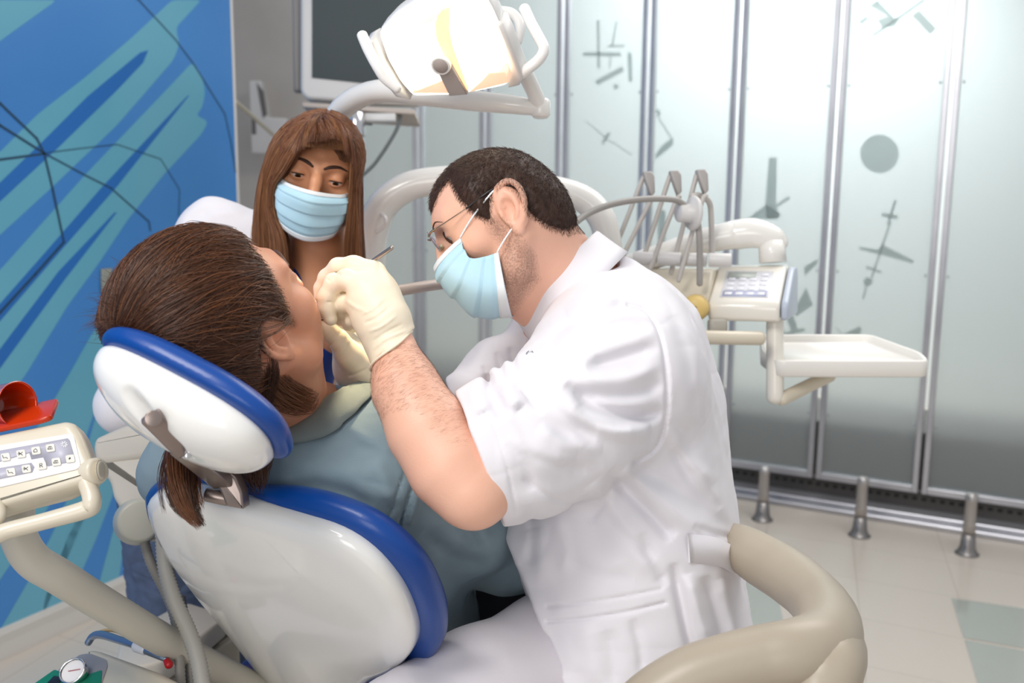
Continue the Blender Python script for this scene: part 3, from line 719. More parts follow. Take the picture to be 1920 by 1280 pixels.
V, F1 = dome(tf, tray_o, [(.97,-.016),(1.0,-.013),(1.0,.014),(.985,.018),(.955,.016),(.93,.004),(.92,.002)])
build('tray', (V, F1), mat('tray_white', 'e9e6df', .3, coat=.3), unit)
build('support_leg', cyl(np.array([P(1453,700,1.93)[0], P(1453,700,1.93)[1]+.02, .0]), P(1453, 700, 1.95), .012, .012), M_wplast, unit) if False else None

# ---- monitor with shelf and pole
mon_b = P(668, 250, 3.0); mon = thing('monitor', 'grey-white monitor with dark screen on a pole mount above the assistant', 'monitor', np.array([mon_b[0], mon_b[1], 0]))
mf = pfr_(P(670, 80, 3.0), D(.10, -.12, 1), D(1, -.045, -.12))
build('casing', pp(mf, [(563,-60),(788,-40),(788,196),(700,194),(575,186),(563,172)], -.10, 0, .012, .012), M_lgrey, mon)
build('screen', pp(mf, [(585,-30),(775,-12),(775,166),(585,146)], -.001, .003, .001), mat('dark_screen', '464e50', .55, spec=.25), mon)
build('casing_side', pp(Fr(mf.w((0,0,-.06)), mf.R[0], mf.R[1]), [(548,-60),(566,-60),(566,172),(552,172)], -.05, .03, .01), mat('monitor_side', '8f8a86', .5), mon)
build('shelf', join(pp(pfr_(P(675, 208, 3.0), vt), [(570,194),(778,208),(778,217),(570,203)], -.16, .02, .002)), mat('shelf_beige', 'b9aca2', .4), mon)
build('shelf_bracket', pp(pfr_(P(675, 215, 3.0), vt), [(575,205),(690,210),(690,222),(575,214)], -.1, -.02, .002), M_dark, mon)
build('mount_clamp', cyl(P(667, 212, 2.98), P(668, 256, 2.98), .028, seg=24, bev=.003), M_chrome, mon)
build('mount_box', rbox(Fr(P(712, 222, 3.0), RT, UP), (.10, .025, .04), .004), M_lgrey, mon)
build('pole', cyl(mon_b * np.array([1,1,0]), P(668, 250, 3.0), .012), M_alu, mon)
build('pole_foot', lathe(mon_b * np.array([1,1,0]), Z3, [(0,0),(.2,0),(.2,.02),(.02,.05),(.012,.06),(0,.06)], 32), M_lgrey, mon)
build('power_cable', tube(PL([(750,216,3.0),(745,240,2.99),(725,275,2.98),(700,310,2.97),(676,332,2.96),(668,345,2.98)]), .0055), mat('grey_cable', '5c6162', .5), mon)
# wall unit on the grey wall
wu_o = P(500, 220, 5.05); wuf = pfr_(wu_o, np.array([0, -1., 0]))
wu = thing('wall_dispenser', 'grey wall box with dark curved slot beside the blue mural', 'wall box', wu_o)
build('body', pp(wuf, [(470,152),(492,152),(504,220),(540,222),(540,290),(474,288)], -.06, .03, .01), M_lgrey, wu)
build('slot', pp(wuf, [(484,156),(497,172),(503,215),(496,222),(490,190)], .02, .034, .003), mat('slot_dark', '6c6866', .5), wu)
build('slot', pp(wuf, [(474,222),(482,222),(483,252),(475,252)], .02, .034, .003), mat('slot_dark', ''), wu)
rod = build('pull_rod', tube(PL([(441,190,4.2),(478,222,4.5),(516,256,4.9)]), .009), mat('pale_rod', 'cfc9b6', .5), base=P(441,190,4.2)); tag(rod, 'pale thin rod slanting from the mural edge to the grey wall box', 'rod')
ss = build('wall_switch', pp(Fr(wfr.w((0,0,.001)), wd, Z3), [(188,504),(208,502),(208,545),(188,548)], 0, .008, .002), mat('switch_grey', '8f938c', .5), base=WA); tag(ss, 'grey switch plate on the blue mural behind the patient hair', 'switch')

# ---- left assistant console
af_n = D(-.05, .45, .9); af = pfr_(P(60, 870, 1.12), af_n, D(.96, .2, .1))
arm_base = P(480, 1290, 1.5)
ac = thing('assistant_console', 'beige dental control console with keypad and handle at the left edge', 'control console', np.array([arm_base[0], arm_base[1], 0]))
build('body', pp(af, [(-90,832),(-20,815),(122,786),(136,790),(150,810),(172,868),(168,898),(150,905),(62,930),(0,948),(-90,975)], -.035, 0, .009, .006), M_beige, ac)
build('lower_body', pp(Fr(af.w((0,0,-.02)), af.R[0], af.R[1]), [(-90,930),(150,880),(165,900),(120,925),(40,945),(-90,985)], -.03, .0, .01, .006), M_beige, ac)
fo = build('keypad', pp(af, [(-90,850),(132,813),(140,820),(152,872),(146,880),(-90,935)], .0, .0012, .0004, .004), mat('keypad_foil', 'e4e2e4', .3), ac)
build('print_band', pp(af, [(-90,862),(128,822),(132,826),(142,860),(139,866),(90,875),(86,868),(82,858),(60,862),(56,850),(-90,893)], .0012, .0015, 0), mat('grey_lilac_band', 'b9b8c6', .4), fo)
build('print_band', pp(af, [(-90,893),(60,868),(66,876),(62,886),(-90,918)], .0012, .0015, 0), mat('grey_lilac_band', ''), fo)
kr = pfr_(P(60, 870, 1.12), af_n, D(.96, .2, .1))
def key(cx, cy, icon):
    k = build('key', pp(kr, [(cx-9,cy-6.0),(cx+7.5,cy-8.5),(cx+10,cy+6),(cx-6.5,cy+8.5)], .0012, .0030, .0006, .002), M_key, fo)
    vv = []
    def ln(pts, r=.0004): vv.append(tube([kr.w(tuple(on(kr, [(cx+a, cy+b)])[0]) + (.0031,)) for a, b in pts], r, 5, 1, sm=False, round_end=False))
    if icon == 'R': ln([(-2.5,4),(-3.2,-3.2),(0.5,-3.8),(1.5,-2),(0.3,-.2),(-2.6,.3)]); ln([(-.5,.2),(2.6,3.2)])
    elif icon == 'home': ln([(-3,3),(-3.4,0),(0,-3.5),(3,-.6),(3.4,2.4),(-3,3.2)])
    elif icon == 'chair': ln([(-5,-3),(-3,2),(3,1),(5,3.5)])
    elif icon == 'cup': ln([(-4,2.5),(-2,-2),(3,-2.5),(4.5,2),(-4,2.8)]); ln([(0,-2),(.5,2)])
    elif icon == 'sun': ln([(-2,0),(2,0)]); ln([(0,-2),(0,2)]); ln([(-1.5,1.5),(1.5,-1.5)])
    else: ln([(-4,-3),(4,3)]); ln([(-4,3),(4,-3)]); ln([(-5,0),(-2,0)])
    build('icon', join(*vv), M_ink, k)
for cx, cy, ic in [(12,858,'chair'),(41,852,'x'),(69,846,'home'),(96,841,'cup'),(-15,862,'chair'),(22,886,'chair'),(51,880,'x'),(80,874,'R'),(107,867,'cup'),(133,861,'sun'),(-8,892,'chair')]: key(cx, cy, ic)
sn_ = [];
for a_ in range(8): 
    ca, sa = math.cos(a_*math.pi/4+.2)*7, math.sin(a_*math.pi/4+.2)*6
    sn_.append(tube([kr.w(tuple(on(kr, [(122+ca*k2, 834+sa*k2)])[0]) + (.0017,)) for k2 in (.35, 1)], .0007, 5, 1, sm=False, round_end=False))
build('star_mark', join(*sn_), mat('star_white', 'f2f2f4', .4), fo)
build('end_knob', join(cyl(P(158, 888, 1.13), P(186, 882, 1.12), .0155, seg=24, bev=.004), cyl(P(184, 882, 1.12), P(192, 881, 1.12), .0115, bev=.003)), M_beige, ac)
build('handle', tube(PL([(160,900,1.12),(170,925,1.115),(172,944,1.11),(160,955,1.11),(90,975,1.10),(20,993,1.09),(-10,1003,1.085),(-40,1003,1.085),(-60,985,1.09),(-70,950,1.10)]), [.0095,.010,.0105,.0105,.0095,.0095,.010,.010,.010,.010]), M_beige, ac)
build('handle_link', tube(PL([(-14,985,1.095),(-2,965,1.1),(-6,945,1.105)]), .008), M_beige, ac)
build('support_arm', tube(PL([(28,900,1.19),(30,960,1.19),(36,1008,1.19),(62,1050,1.2),(110,1080,1.22),(190,1130,1.28),(290,1190,1.36),(390,1245,1.44),(500,1300,1.52)]), [.021,.021,.021,.0215,.0215,.0215,.0215,.0215,.0215], seg=24, n=8), M_lgrey if False else mat('arm_grey_beige', 'bcb7ab', .4), ac)
build('floor_plate', rbox(Fr((arm_base[0], arm_base[1], arm_base[2]/2 - .02), RT, Z3), (.12, arm_base[2] - .04, .12), .02), M_bgrey, ac)
# orange tray and cup standing on it
of = pfr_(P(50, 790, 1.16), D(0, .93, .35), D(.96, .2, .1))
M_or = mat('orange_clear_plastic', 'e23a08', .12, trans=.45, coat=.5); M_or2 = mat('orange_tray_plastic', 'd43a10', .2, trans=.2)
otv = pp(of, [(-80,815),(70,780),(108,775),(105,788),(60,765),(45,752),(-80,760)], 0, .006, .002) if False else prism(Fr(P(40, 800, 1.15), D(.96, .2, .1), D(-.05, .35, -.93)), rpoly([(-.09,-.004),(.028,-.006),(.040,-.001),(.022,.055),(-.09,.055)], .006), 0, .007, .002)
ot = build('orange_tray', otv, M_or2, base=P(40, 795, 1.165)); tag(ot, 'flat orange plastic tray on top of the left control console', 'tray')
cc_a, cc_b = P(-22, 760, 1.185), P(46, 757, 1.16)
cup = build('orange_cup', lathe(cc_a, cc_b - cc_a, [(0,.0),(.020,.0),(.022,.002),(.0265,.048),(.0275,.050),(.0265,.051),(.0250,.048),(.020,.004),(0,.003)], 36), M_or, base=cc_a); tag(cup, 'orange transparent cup lying on its side on the orange tray', 'cup')

# ---- spittoon unit behind headrest, hoses, base boxes
so_ = P(235, 900, 1.5); spu = thing('spittoon_unit', 'beige cuspidor unit with round knob and ribbed hoses beside the mural', 'cuspidor unit', np.array([P(330,1000,1.6)[0], P(330,1000,1.6)[1], 0]))
s_f = pfr_(so_, D(-.25, .25, .93), D(.97, 0, .2))
M_sp = mat('cuspidor_beige', 'cbc4b8', .35, noise=(5, 'c5beb2'))
build('bowl_top', pp(s_f, [(170,840),(174,820),(232,794),(330,790),(330,840),(300,856),(195,872),(175,866)], -.12, 0, .012, .01), M_sp, spu)
build('body', pp(Fr(s_f.w((0,0,-.004)), s_f.R[0], s_f.R[1]), [(176,850),(330,850),(330,960),(250,962),(222,955),(208,935),(202,905),(190,890)], -.10, 0, .012, .008), M_sp, spu)
build('lower_body', pp(Fr(s_f.w((0,0,-.03)), s_f.R[0], s_f.R[1]), [(205,905),(330,905),(335,1000),(262,985),(222,965)], -.09, 0, .01, .008), mat('cuspidor_grey', 'a09b92', .4), spu)
build('knob', cyl(P(258, 978, 1.45), P(262, 976, 1.40), .034, .030, seg=32, bev=.005), mat('knob_grey', 'b7b5a8', .4), spu)
build('knob_arm', tube(PL([(262,978,1.47),(310,984,1.5),(345,990,1.55)]), .026), M_bgrey, spu)
def ribbed(pts, r, n=10):
    q = smooth_path(np.concatenate([np.array(PL(pts)), np.full((len(pts), 1), r)], 1), n)
    # resample finely and modulate the radius
    c = q[:, :3]; s_ = np.concatenate([[0], np.cumsum(np.linalg.norm(np.diff(c, axis=0), axis=1))]); u = np.arange(0, s_[-1], .0026)
    cc = np.stack([np.interp(u, s_, c[:, i]) for i in range(3)], 1); rr = r * (1 + .07 * np.where(np.arange(len(u)) % 2, 1, -1))
    return tube(cc, rr, 14, sm=False, round_end=False)
build('hose', ribbed([(268,985,1.42),(272,1020,1.42),(285,1060,1.42),(310,1110,1.42),(328,1160,1.4),(336,1230,1.38),(340,1310,1.36)], .0068), M_hose, spu)
build('hose', ribbed([(306,1000,1.38),(310,1060,1.38),(325,1120,1.37),(352,1180,1.36),(372,1240,1.34),(384,1310,1.32)], .0108), mat('hose_light', '9d9a93', .5), spu)
build('hose', ribbed([(335,1120,1.45),(345,1180,1.42),(356,1240,1.40),(362,1310,1.38)], .0095), M_hose, spu)
build('hose', tube(PL([(325,1110,1.5),(334,1180,1.48),(342,1240,1.45),(352,1310,1.4)]), .0075), mat('hose_dark', '6f6b66', .5), spu)
build('support_column', rbox(Fr(np.array([P(520,1000,1.9)[0], P(520,1000,1.9)[1], .45]), RT, Z3), (.10, .9, .10), .02), M_bgrey, spu)
# stepped floor housing under the hoses
bh = thing('base_housing', 'stepped pale beige floor housing of the dental unit behind the hoses', 'unit housing', Fl(360, 1260))
def zslab(pxs, z1, z0, m, nm, bev=.006):
    q = [Fl(*a, z=z1) for a in pxs]; fr = Fr(np.array([q[0][0], q[0][1], 0]), (1, 0, 0), (0, 1, 0)); return build(nm, prism(fr, rpoly([tuple(fr.l(a)[:2]) for a in q], .01, 3), z0, z1, bev), m, bh)
zslab([(225,1192),(316,1142),(353,1128),(425,1151),(378,1190),(300,1240),(215,1260)], .55, .505, mat('slab_top', 'cfc8bc', .35), 'top_slab')
zslab([(405,1165),(425,1160),(432,1172),(380,1208),(280,1262),(210,1275)], .51, .48, mat('slab_gap', '7f796e', .5), 'recess_band', .002)
zslab([(428,1168),(450,1190),(388,1232),(330,1266),(230,1330),(160,1310),(200,1250)], .49, .0, mat('slab_lower', 'bfb7a8', .4), 'lower_housing')
def wbox(nm, c, s, rot, m, par=None, bev=.006):
    return build(nm, rbox(Fr(c, (math.cos(rot), math.sin(rot), 0), Z3), (s[0], s[2], s[1]), bev), m, par)
# compressor / suction console low left with gauge
gf_n = D(-.05, .95, .35); gf = pfr_(P(170, 1260, 1.35), gf_n, D(.95, .2, .1))
gs = thing('gauge_console', 'low beige console with green panel and round pressure gauge', 'gauge console', P(170, 1260, 1.35) * np.array([1, 1, 0]))
build('housing', pp(gf, [(45,1300),(120,1240),(165,1212),(185,1211),(225,1225),(300,1252),(345,1275),(380,1330),(200,1420),(0,1400)], -.35, 0, .015, .01), M_beige, gs)
build('grey_panel', pp(gf, [(95,1268),(150,1228),(170,1226),(200,1238),(202,1250),(188,1290),(120,1320),(60,1300)], 0, .0015, .0005, .004), mat('panel_grey', '8f8f96', .4), gs)
build('green_panel', pp(gf, [(70,1280),(103,1257),(135,1272),(170,1265),(192,1258),(190,1290),(170,1320),(40,1330),(40,1302)], .0015, .0025, .0005, .003), mat('panel_green', '0b7a5c', .35), gs)
build('black_label', pp(gf, [(88,1285),(102,1270),(120,1273),(108,1290)], .0025, .0035, .0003), mat('black_label', '17181a', .3), gs)
gc = gf.w(tuple(on(gf, [(146, 1266)])[0]) + (0,)); ga = norm(gf_n*.5 + D(-.2, .2, 1)*.5)
gg = build('gauge_rim', lathe(gc, ga, [(0,0),(.016,0),(.018,.008),(.0185,.016),(.017,.018),(.0155,.016)], 36), M_chrome, gs)
build('gauge_dial', lathe(gc, ga, [(0,.0145),(.0158,.0145)], 36), mat('dial_white', 'e9e6e6', .3), gg)
gu = norm(np.cross(ga, RT)); gr_ = np.cross(gu, ga)
build('gauge_needle', tube([gc + ga*.0155 - gr_*.006, gc + ga*.0155 + gr_*.010 + gu*.002], .0005, 5, 1, sm=False), mat('needle_red', 'a52b3a', .4), gg)
# syringe-like coupling
sy = thing('metal_coupling', 'shiny metal hose coupling with red tip above the gauge console', 'coupling', P(250, 1215, 1.40))
build('tube', tube(PL([(165,1205,1.46),(175,1192,1.46),(192,1190,1.45),(225,1200,1.42),(262,1212,1.39)]), [.005,.0055,.006,.0055,.005]), mat('steel_blue', '8e9cae', .25, .8), sy)
build('collar', tube(PL([(258,1211,1.395),(272,1217,1.385)]), [.009,.008], n=2), mat('white_collar', 'dedee2', .3), sy)
build('nozzle', tube(PL([(272,1217,1.385),(300,1230,1.37),(311,1236,1.365)]), [.0065,.005,.0035]), mat('steel_blue', ''), sy)
build('tip', tube(PL([(312,1238,1.365),(317,1246,1.36)]), [.0045,.006], n=2), mat('red_tip', 'b4121c', .3), sy)
build('wire', tube(PL([(172,1195,1.47),(188,1184,1.47),(205,1181,1.47),(220,1184,1.47),(236,1192,1.46)]), .0025), mat('tan_wire', 'b59c72', .5), sy)
# ---- dentist's stool with wrap-round arm ring
st_c = P(1180, 1290, 1.42); stool = thing('dentist_stool', 'beige-grey padded stool ring curving round behind the seated dentist', 'stool', np.array([st_c[0], st_c[1], 0]))
M_ring = mat('taupe_pu', 'a89c8a', .38, noise=(6, 'b1a593'), bump=(200, .05))
build('arm_ring', tube(PL([(1330,1015,1.40),(1378,1022,1.36),(1425,1048,1.30),(1480,1082,1.23),(1528,1122,1.16),(1552,1165,1.09),(1546,1205,1.03),(1500,1222,1.0),(1430,1234,1.0),(1360,1250,1.0),(1290,1275,1.0),(1220,1320,1.0),(1180,1370,1.0)]), [.024,.030,.034,.034,.033,.035,.036,.034,.033,.032,.032,.032,.032], seg=28, n=8), M_ring, stool)
build('ring_pad', tube(PL([(1562,1190,1.08),(1566,1220,1.04),(1556,1250,1.0),(1540,1290,.99),(1535,1340,.98)]), [.028,.032,.034,.034,.034], seg=24), M_ring, stool)
build('ring_mount', tube(PL([(1505,1275,1.0),(1500,1300,1.0),(1490,1350,1.02)]), [.030,.033,.034], seg=20), mat('taupe_mount', 'a39882', .4), stool)
build('seat', lathe(np.array([st_c[0], st_c[1], .555]), Z3, [(0,0),(.17,0),(.195,.015),(.2,.04),(.18,.065),(0,.07)], 40), M_ring, stool)
build('column', lathe(np.array([st_c[0], st_c[1], .08]), Z3, [(0,0),(.035,0),(.035,.2),(.022,.21),(.022,.48),(0,.48)], 24), M_chrome, stool)
for i in range(5):
    a_ = i * 2*math.pi/5 + .3; d_ = np.array([math.cos(a_), math.sin(a_), 0]); c_ = np.array([st_c[0], st_c[1], 0])
    lg = build('leg', tube([c_ + Z3*.09, c_ + d_*.15 + Z3*.08, c_ + d_*.27 + Z3*.065], [.022,.018,.015], n=3), M_ring, stool)
    build('caster', lathe(c_ + d_*.27 + Z3*.025 - np.cross(d_, Z3)*.015, np.cross(d_, Z3), [(0,0),(.022,0),(.025,.004),(.025,.026),(.022,.03),(0,.03)], 16), M_dark, lg)
bk_ = build('back_post', tube([np.array([st_c[0]+.1, st_c[1], .55]), P(1420, 1330, 1.2), P(1480, 1300, 1.03)], .02), M_chrome, stool)
# blue floor bin under the chair
bb = P(500, 1290, 1.9); 

# ================================================================== PEOPLE
M_skin_d = mat('skin_dentist', 'efbfa6', .48, sss=.12, noise=(14, 'e8ae94', .8), bump=(350, .12), attr=('dark', '4a352c', 420))
M_skin_a = mat('skin_assistant', 'd79a74', .45, sss=.12, noise=(14, 'cf8e68', .8), attr=('dark', '3a2418', 300))
M_skin_p = mat('skin_patient', 'd69b7c', .45, sss=.12, noise=(14, 'cb8b6d', .8), bump=(350, .1), attr=('dark', '2c1a12', 400))
M_hair_d = mat('hair_short_dark', '37231a', .55, noise=(60, '4a3024', .6)); M_hair_p = mat('hair_brown', '3f2416', .38, noise=(30, '5b3721', .7), spec=.6)
M_hair_p2 = mat('hair_brown_light', '85532f', .35, noise=(30, '693f25', .7), spec=.6); M_hair_a = mat('hair_chestnut', '68402a', .36, noise=(25, '835437', .7)); M_hair_a2 = mat('hair_chestnut_light', 'a8764f', .36, noise=(25, '8b5c3c', .7))
M_sclera = mat('eye_white', 'e6ddd6', .12); M_iris = mat('iris_brown', '4a2c18', .1); M_pupil = mat('pupil', '080605', .08)
M_lash = mat('lash_black', '1c1210', .5)
M_coat = mat('white_cotton', 'e9e6eb', .75, sheen=.15, bump=(900, .06), noise=(8, 'e6e3e8')); M_stitch = mat('stitch_seam', 'dfdbe1', .8)
M_latex = mat('latex_glove', 'f3e8d2', .5, sss=.1, noise=(20, 'eee0c4', .7), bump=(60, .12))
M_mask = mat('mask_blue', 'c3e6f4', .75, sss=.05, noise=(9, 'b7dff0'), bump=(700, .08)); M_maskw = mat('mask_white_hem', 'eef3f6', .75)
M_shirt = mat('grey_blue_cotton', '8b9fa9', .8, noise=(10, '82969f'), bump=(700, .15)); M_jean = mat('blue_denim', '47546e', .8, noise=(40, '5c6c8a', .6), bump=(500, .15))
M_jeand = mat('dark_denim', '1b1f26', .8, noise=(40, '262c35', .6))

def sdpoly(q, poly):
    """signed distance (positive inside) of 2-D points to a polygon"""
    poly = np.array(poly, float); d = np.full(len(q), 1e9); ins = np.zeros(len(q), bool); n = len(poly)
    for i in range(n):
        a, b = poly[i], poly[(i+1) % n]; ab = b - a; t = np.clip(((q - a) @ ab) / (ab @ ab), 0, 1)
        d = np.minimum(d, np.linalg.norm(q - a - t[:, None]*ab, axis=1))
        c = ((a[1] > q[:, 1]) != (b[1] > q[:, 1])); x = (b[0]-a[0])*(q[:, 1]-a[1])/((b[1]-a[1]) + 1e-12) + a[0]; ins ^= c & (q[:, 0] < x)
    return np.where(ins, d, -d)
def head_ops(f, fr, fem=False, cran=(((0, -.012, .030), (.073, .088, .080)), ((0, .030, .022), (.062, .056, .062))), es=1.0, nose=1.0, chin=(.072, -.096), cheek=None, lips=True, jz=(-.045, .060), eye_pitch=-15, eye_open=.0045, jaw=1.0, ears=(1, 1)):
    A = lambda *a, **k: f.ell(*a, fr=fr, **k)
    for c_, r__ in cran: A(c_, r__, .018)
    A((0, .026, jz[0]), (.054*jaw, .056, jz[1]), .02); f.cap((-.012, chin[0], chin[1]), (.012, chin[0], chin[1]), .017, k=.025, fr=fr)
    if cheek:
        for s in (-1, 1): A((s*cheek[0], cheek[1], cheek[2]), cheek[3], .022)
    for s in (-1, 1):
        f.chain([(s*.058, -.004, -.040), (s*.050*jaw, .020, -.072), (s*.016, chin[0]-.004, chin[1]-.002)], [.014, .014, .014], .022, fr)
        A((s*.044, .050, -.018), (.021, .024, .020), .018)
        f.cap((s*.012, .083, .030), (s*.044, .068, .028), .009 if not fem else .006, k=.014, fr=fr)
        A((s*.032, .090, .006), (.017, .014, .013), .010, op='s')
        E = np.array([s*.032, .0715, .008]); A(E, (.0142, .0142, .0142), .006)
        a = math.radians(eye_pitch); g = np.array([0, math.cos(a), math.sin(a)])
        A(E + g*.0125, (.0125, .008, eye_open), .0015, op='s')
        A((s*.013, .082 + .018*nose, -.026), (.008, .009, .007), .006)
        if ears[0 if s < 0 else 1]:
            o = np.array([s*.0695, -.010, -.002]); S_ = lambda x, y, z: o + np.array([s*x, y, z])*es
            tl = lambda y, z, x: S_(x, y - z*.10, z)
            f.ell(tl(-.002, .0, .004), (.0065*es, .017*es, .029*es), .005, fr=fr)
            f.ell(tl(.002, -.003, .011), (.0085, .010*es, .016*es), .003, op='s', fr=fr)
            hx = smooth_path([tl(.006, .004, .004), tl(.012, .017, .004), tl(.006, .027, .006), tl(-.008, .029, .009), tl(-.018, .018, .012), tl(-.0195, .001, .012), tl(-.013, -.015, .009), tl(-.005, -.024, .005)], 3)
            f.chain(list(hx), list(np.interp(np.linspace(0, 1, len(hx)), [0, .2, .6, 1], [.0022, .0034, .0038, .0032])), .0022, fr)
            hx = smooth_path([tl(-.001, .019, .007), tl(-.008, .010, .009), tl(-.009, -.004, .009), tl(-.003, -.015, .007)], 3); f.chain(list(hx), [.003]*len(hx), .003, fr)
            f.ell(tl(.0, -.026, .004), (.0045, .0075, .0085), .005, fr=fr)
            f.ell(tl(.0115, -.003, .005), (.003, .003, .005), .003, fr=fr)
    f.chain([(0, .086, .022), (0, .086 + .012*nose, .002), (0, .086 + .022*nose, -.018)], [.0075, .0075, .0095], .012, fr)
    A((0, .086 + .018*nose, -.022), (.0095, .010, .0075), .006)
    for s in (-1, 1): A((s*.007, .083 + .018*nose, -.031), (.0035, .004, .003), .003, op='s')
    if not lips: return
    f.chain([(-.020, .080, -.060), (0, .090, -.057), (.020, .080, -.060)], [.003, .006, .003], .008, fr)
    f.chain([(-.018, .080, -.069), (0, .088, -.070), (.018, .080, -.069)], [.003, .007, .003], .008, fr)
def eyes(par, fr, gaze, nm='eye'):
    for s in (-1, 1):
        c = fr.w((s*.032, .0715, .008)); g = norm(np.array(gaze) @ fr.R); R_ = .0124 * fr.s
        pr = [(R_*math.sin(a), R_*math.cos(a)) for a in np.radians([0, 6, 12, 18, 25, 27, 40, 60, 90, 120, 150, 180])]
        v, fc = lathe(c, g, [(r, z) for r, z in pr], 24); mi = []
        for i in range(len(pr) - 1): mi += [2 if i < 2 else 1 if i < 4 else 0] * 24
        build(nm, (v, [q[::-1] for q in fc], mi), [M_sclera, M_iris, M_pupil], par)
def proj(f, pts, lev=0.0, it=4):
    pts = np.array(pts, float); e = .0015
    for _ in range(it):
        d = f.ev(pts) - lev; G = np.stack([f.ev(pts + e*np.eye(3)[i]) - f.ev(pts - e*np.eye(3)[i]) for i in range(3)], 1) / (2*e)
        pts = pts - np.clip(d, -.02, .02)[:, None] * G / ((G**2).sum(1)[:, None] + .1)
    return pts
def brows(par, f, fr, m, th=.0016):
    for s in (-1, 1):
        p = proj(f, fr.w(np.array([(s*.013, .10, .026), (s*.024, .10, .031), (s*.037, .09, .033), (s*.049, .075, .026)])), .0004)
        build('eyebrow', tube(p, np.array([.8, 1.2, 1.0, .4])*th*1.6, 8, 6), m, par)
def lashes(par, fr, pitch, op):
    a = math.radians(pitch)
    for s in (-1, 1):
        E = np.array([s*.032, .0715, .008]); q = []
        for t in np.linspace(-1, 1, 9):
            x = t*.0118; el = a + (op/.0135) * math.sqrt(max(0, 1 - t*t)) * .95 + .02
            r = .0138; yy = math.sqrt(max(1e-6, r*r - x*x)); q.append(fr.w(E + np.array([x, yy*math.cos(el), yy*math.sin(el)])))
        build('eyelashes', tube(q, [.0004]+[.0011]*7+[.0006], 6, 2), M_lash, par)
def gridsheet(G, th):
    """(n,m,3) grid -> thin solid sheet"""
    n, m, _ = G.shape; du = np.gradient(G, axis=0); dv = np.gradient(G, axis=1); N_ = np.cross(du, dv); N_ /= np.linalg.norm(N_, axis=2)[..., None] + 1e-12
    A_, B_ = (G + N_*th/2).reshape(-1, 3), (G - N_*th/2).reshape(-1, 3); V = np.concatenate([A_, B_]); o = n*m; F_ = []
    for i in range(n-1):
        for j in range(m-1):
            a, b, c, d = i*m+j, (i+1)*m+j, (i+1)*m+j+1, i*m+j+1; F_ += [[a, b, c, d], [o+d, o+c, o+b, o+a]]
    for i in range(n-1): F_ += [[i*m, o+i*m, o+(i+1)*m, (i+1)*m], [(i+1)*m+m-1, o+(i+1)*m+m-1, o+i*m+m-1, i*m+m-1]]
    for j in range(m-1): F_ += [[j+1, o+j+1, o+j, j], [(n-1)*m+j, o+(n-1)*m+j, o+(n-1)*m+j+1, (n-1)*m+j+1]]
    return V, F_
def face_mask(par, fr, rows, pleat):
    """rows top->bottom of local (edge, cheek, front) points for the person's right side; mirrored"""
    R_ = []
    for e, c, fnt in rows:
        mir = lambda p: (-p[0], p[1], p[2]); R_.append(smooth_path([e, c, fnt, mir(c), mir(e)], 10))
    R_ = np.array(R_); G = np.stack([smooth_path(R_[:, j], 12) for j in range(R_.shape[1])], 1)
    n, m, _ = G.shape; v = np.linspace(0, 1, n)[:, None]; u = np.linspace(-1, 1, m)[None, :]
    ph = (v*4.0) % 1.0; saw = np.where((v > .12) & (v < .88), ph, 0); amp = pleat * (1 - .35*np.abs(u)) * saw
    cen = np.array([0, .02, -.05]); dr = G - cen; dr /= np.linalg.norm(dr, axis=2)[..., None]; G = G + dr*amp[..., None] + dr*(np.abs(u) > .93)[..., None]*-.001
    W_ = fr.w(G.reshape(-1, 3)).reshape(n, m, 3)
    mk = build('face_mask', gridsheet(W_, .0012), M_mask, par)
    k = 4; build('mask_hem', gridsheet(fr.w((G[:k+1] + dr[:k+1]*.0011).reshape(-1, 3)).reshape(k+1, m, 3), .0006), M_maskw, mk)
    build('mask_hem', gridsheet(fr.w((G[-k-1:] + dr[-k-1:]*.0011).reshape(-1, 3)).reshape(k+1, m, 3), .0006), M_maskw, mk)
    return mk, G
def short_strands(f, roots, comb, ln, r, K_=4, lift=.35, jit=.35):
    e = .001; G = np.stack([f.ev(roots + e*np.eye(3)[i]) - f.ev(roots - e*np.eye(3)[i]) for i in range(3)], 1); n = G / (np.linalg.norm(G, axis=1)[:, None] + 1e-9)
    c = comb + rng.normal(size=roots.shape)*jit; c -= n*(c*n).sum(1)[:, None]; c /= np.linalg.norm(c, axis=1)[:, None] + 1e-9
    ln = ln[:, None]; L_ = [roots - n*.001]
    for k in range(1, K_): t = k / (K_-1); L_.append(roots + ln*t*(c*(1-lift*(1-t)) + n*lift*(1-.5*t)))
    return strands(np.stack(L_, 1), r, .3)
def pick(v, w_, n): 
    p = np.maximum(w_, 0); p = p / p.sum(); return v[rng.choice(len(v), n, p=p)]
def hand(f, palm, fingers, k=.006):
    """palm: list of capsules (a,b,ra,rb); fingers: list of (points, radii)"""
    for a, b, ra, rb in palm: f.cap(P(*a), P(*b), ra, rb, .016)
    for pts, rad in fingers: f.chain(PL(pts), rad, k)

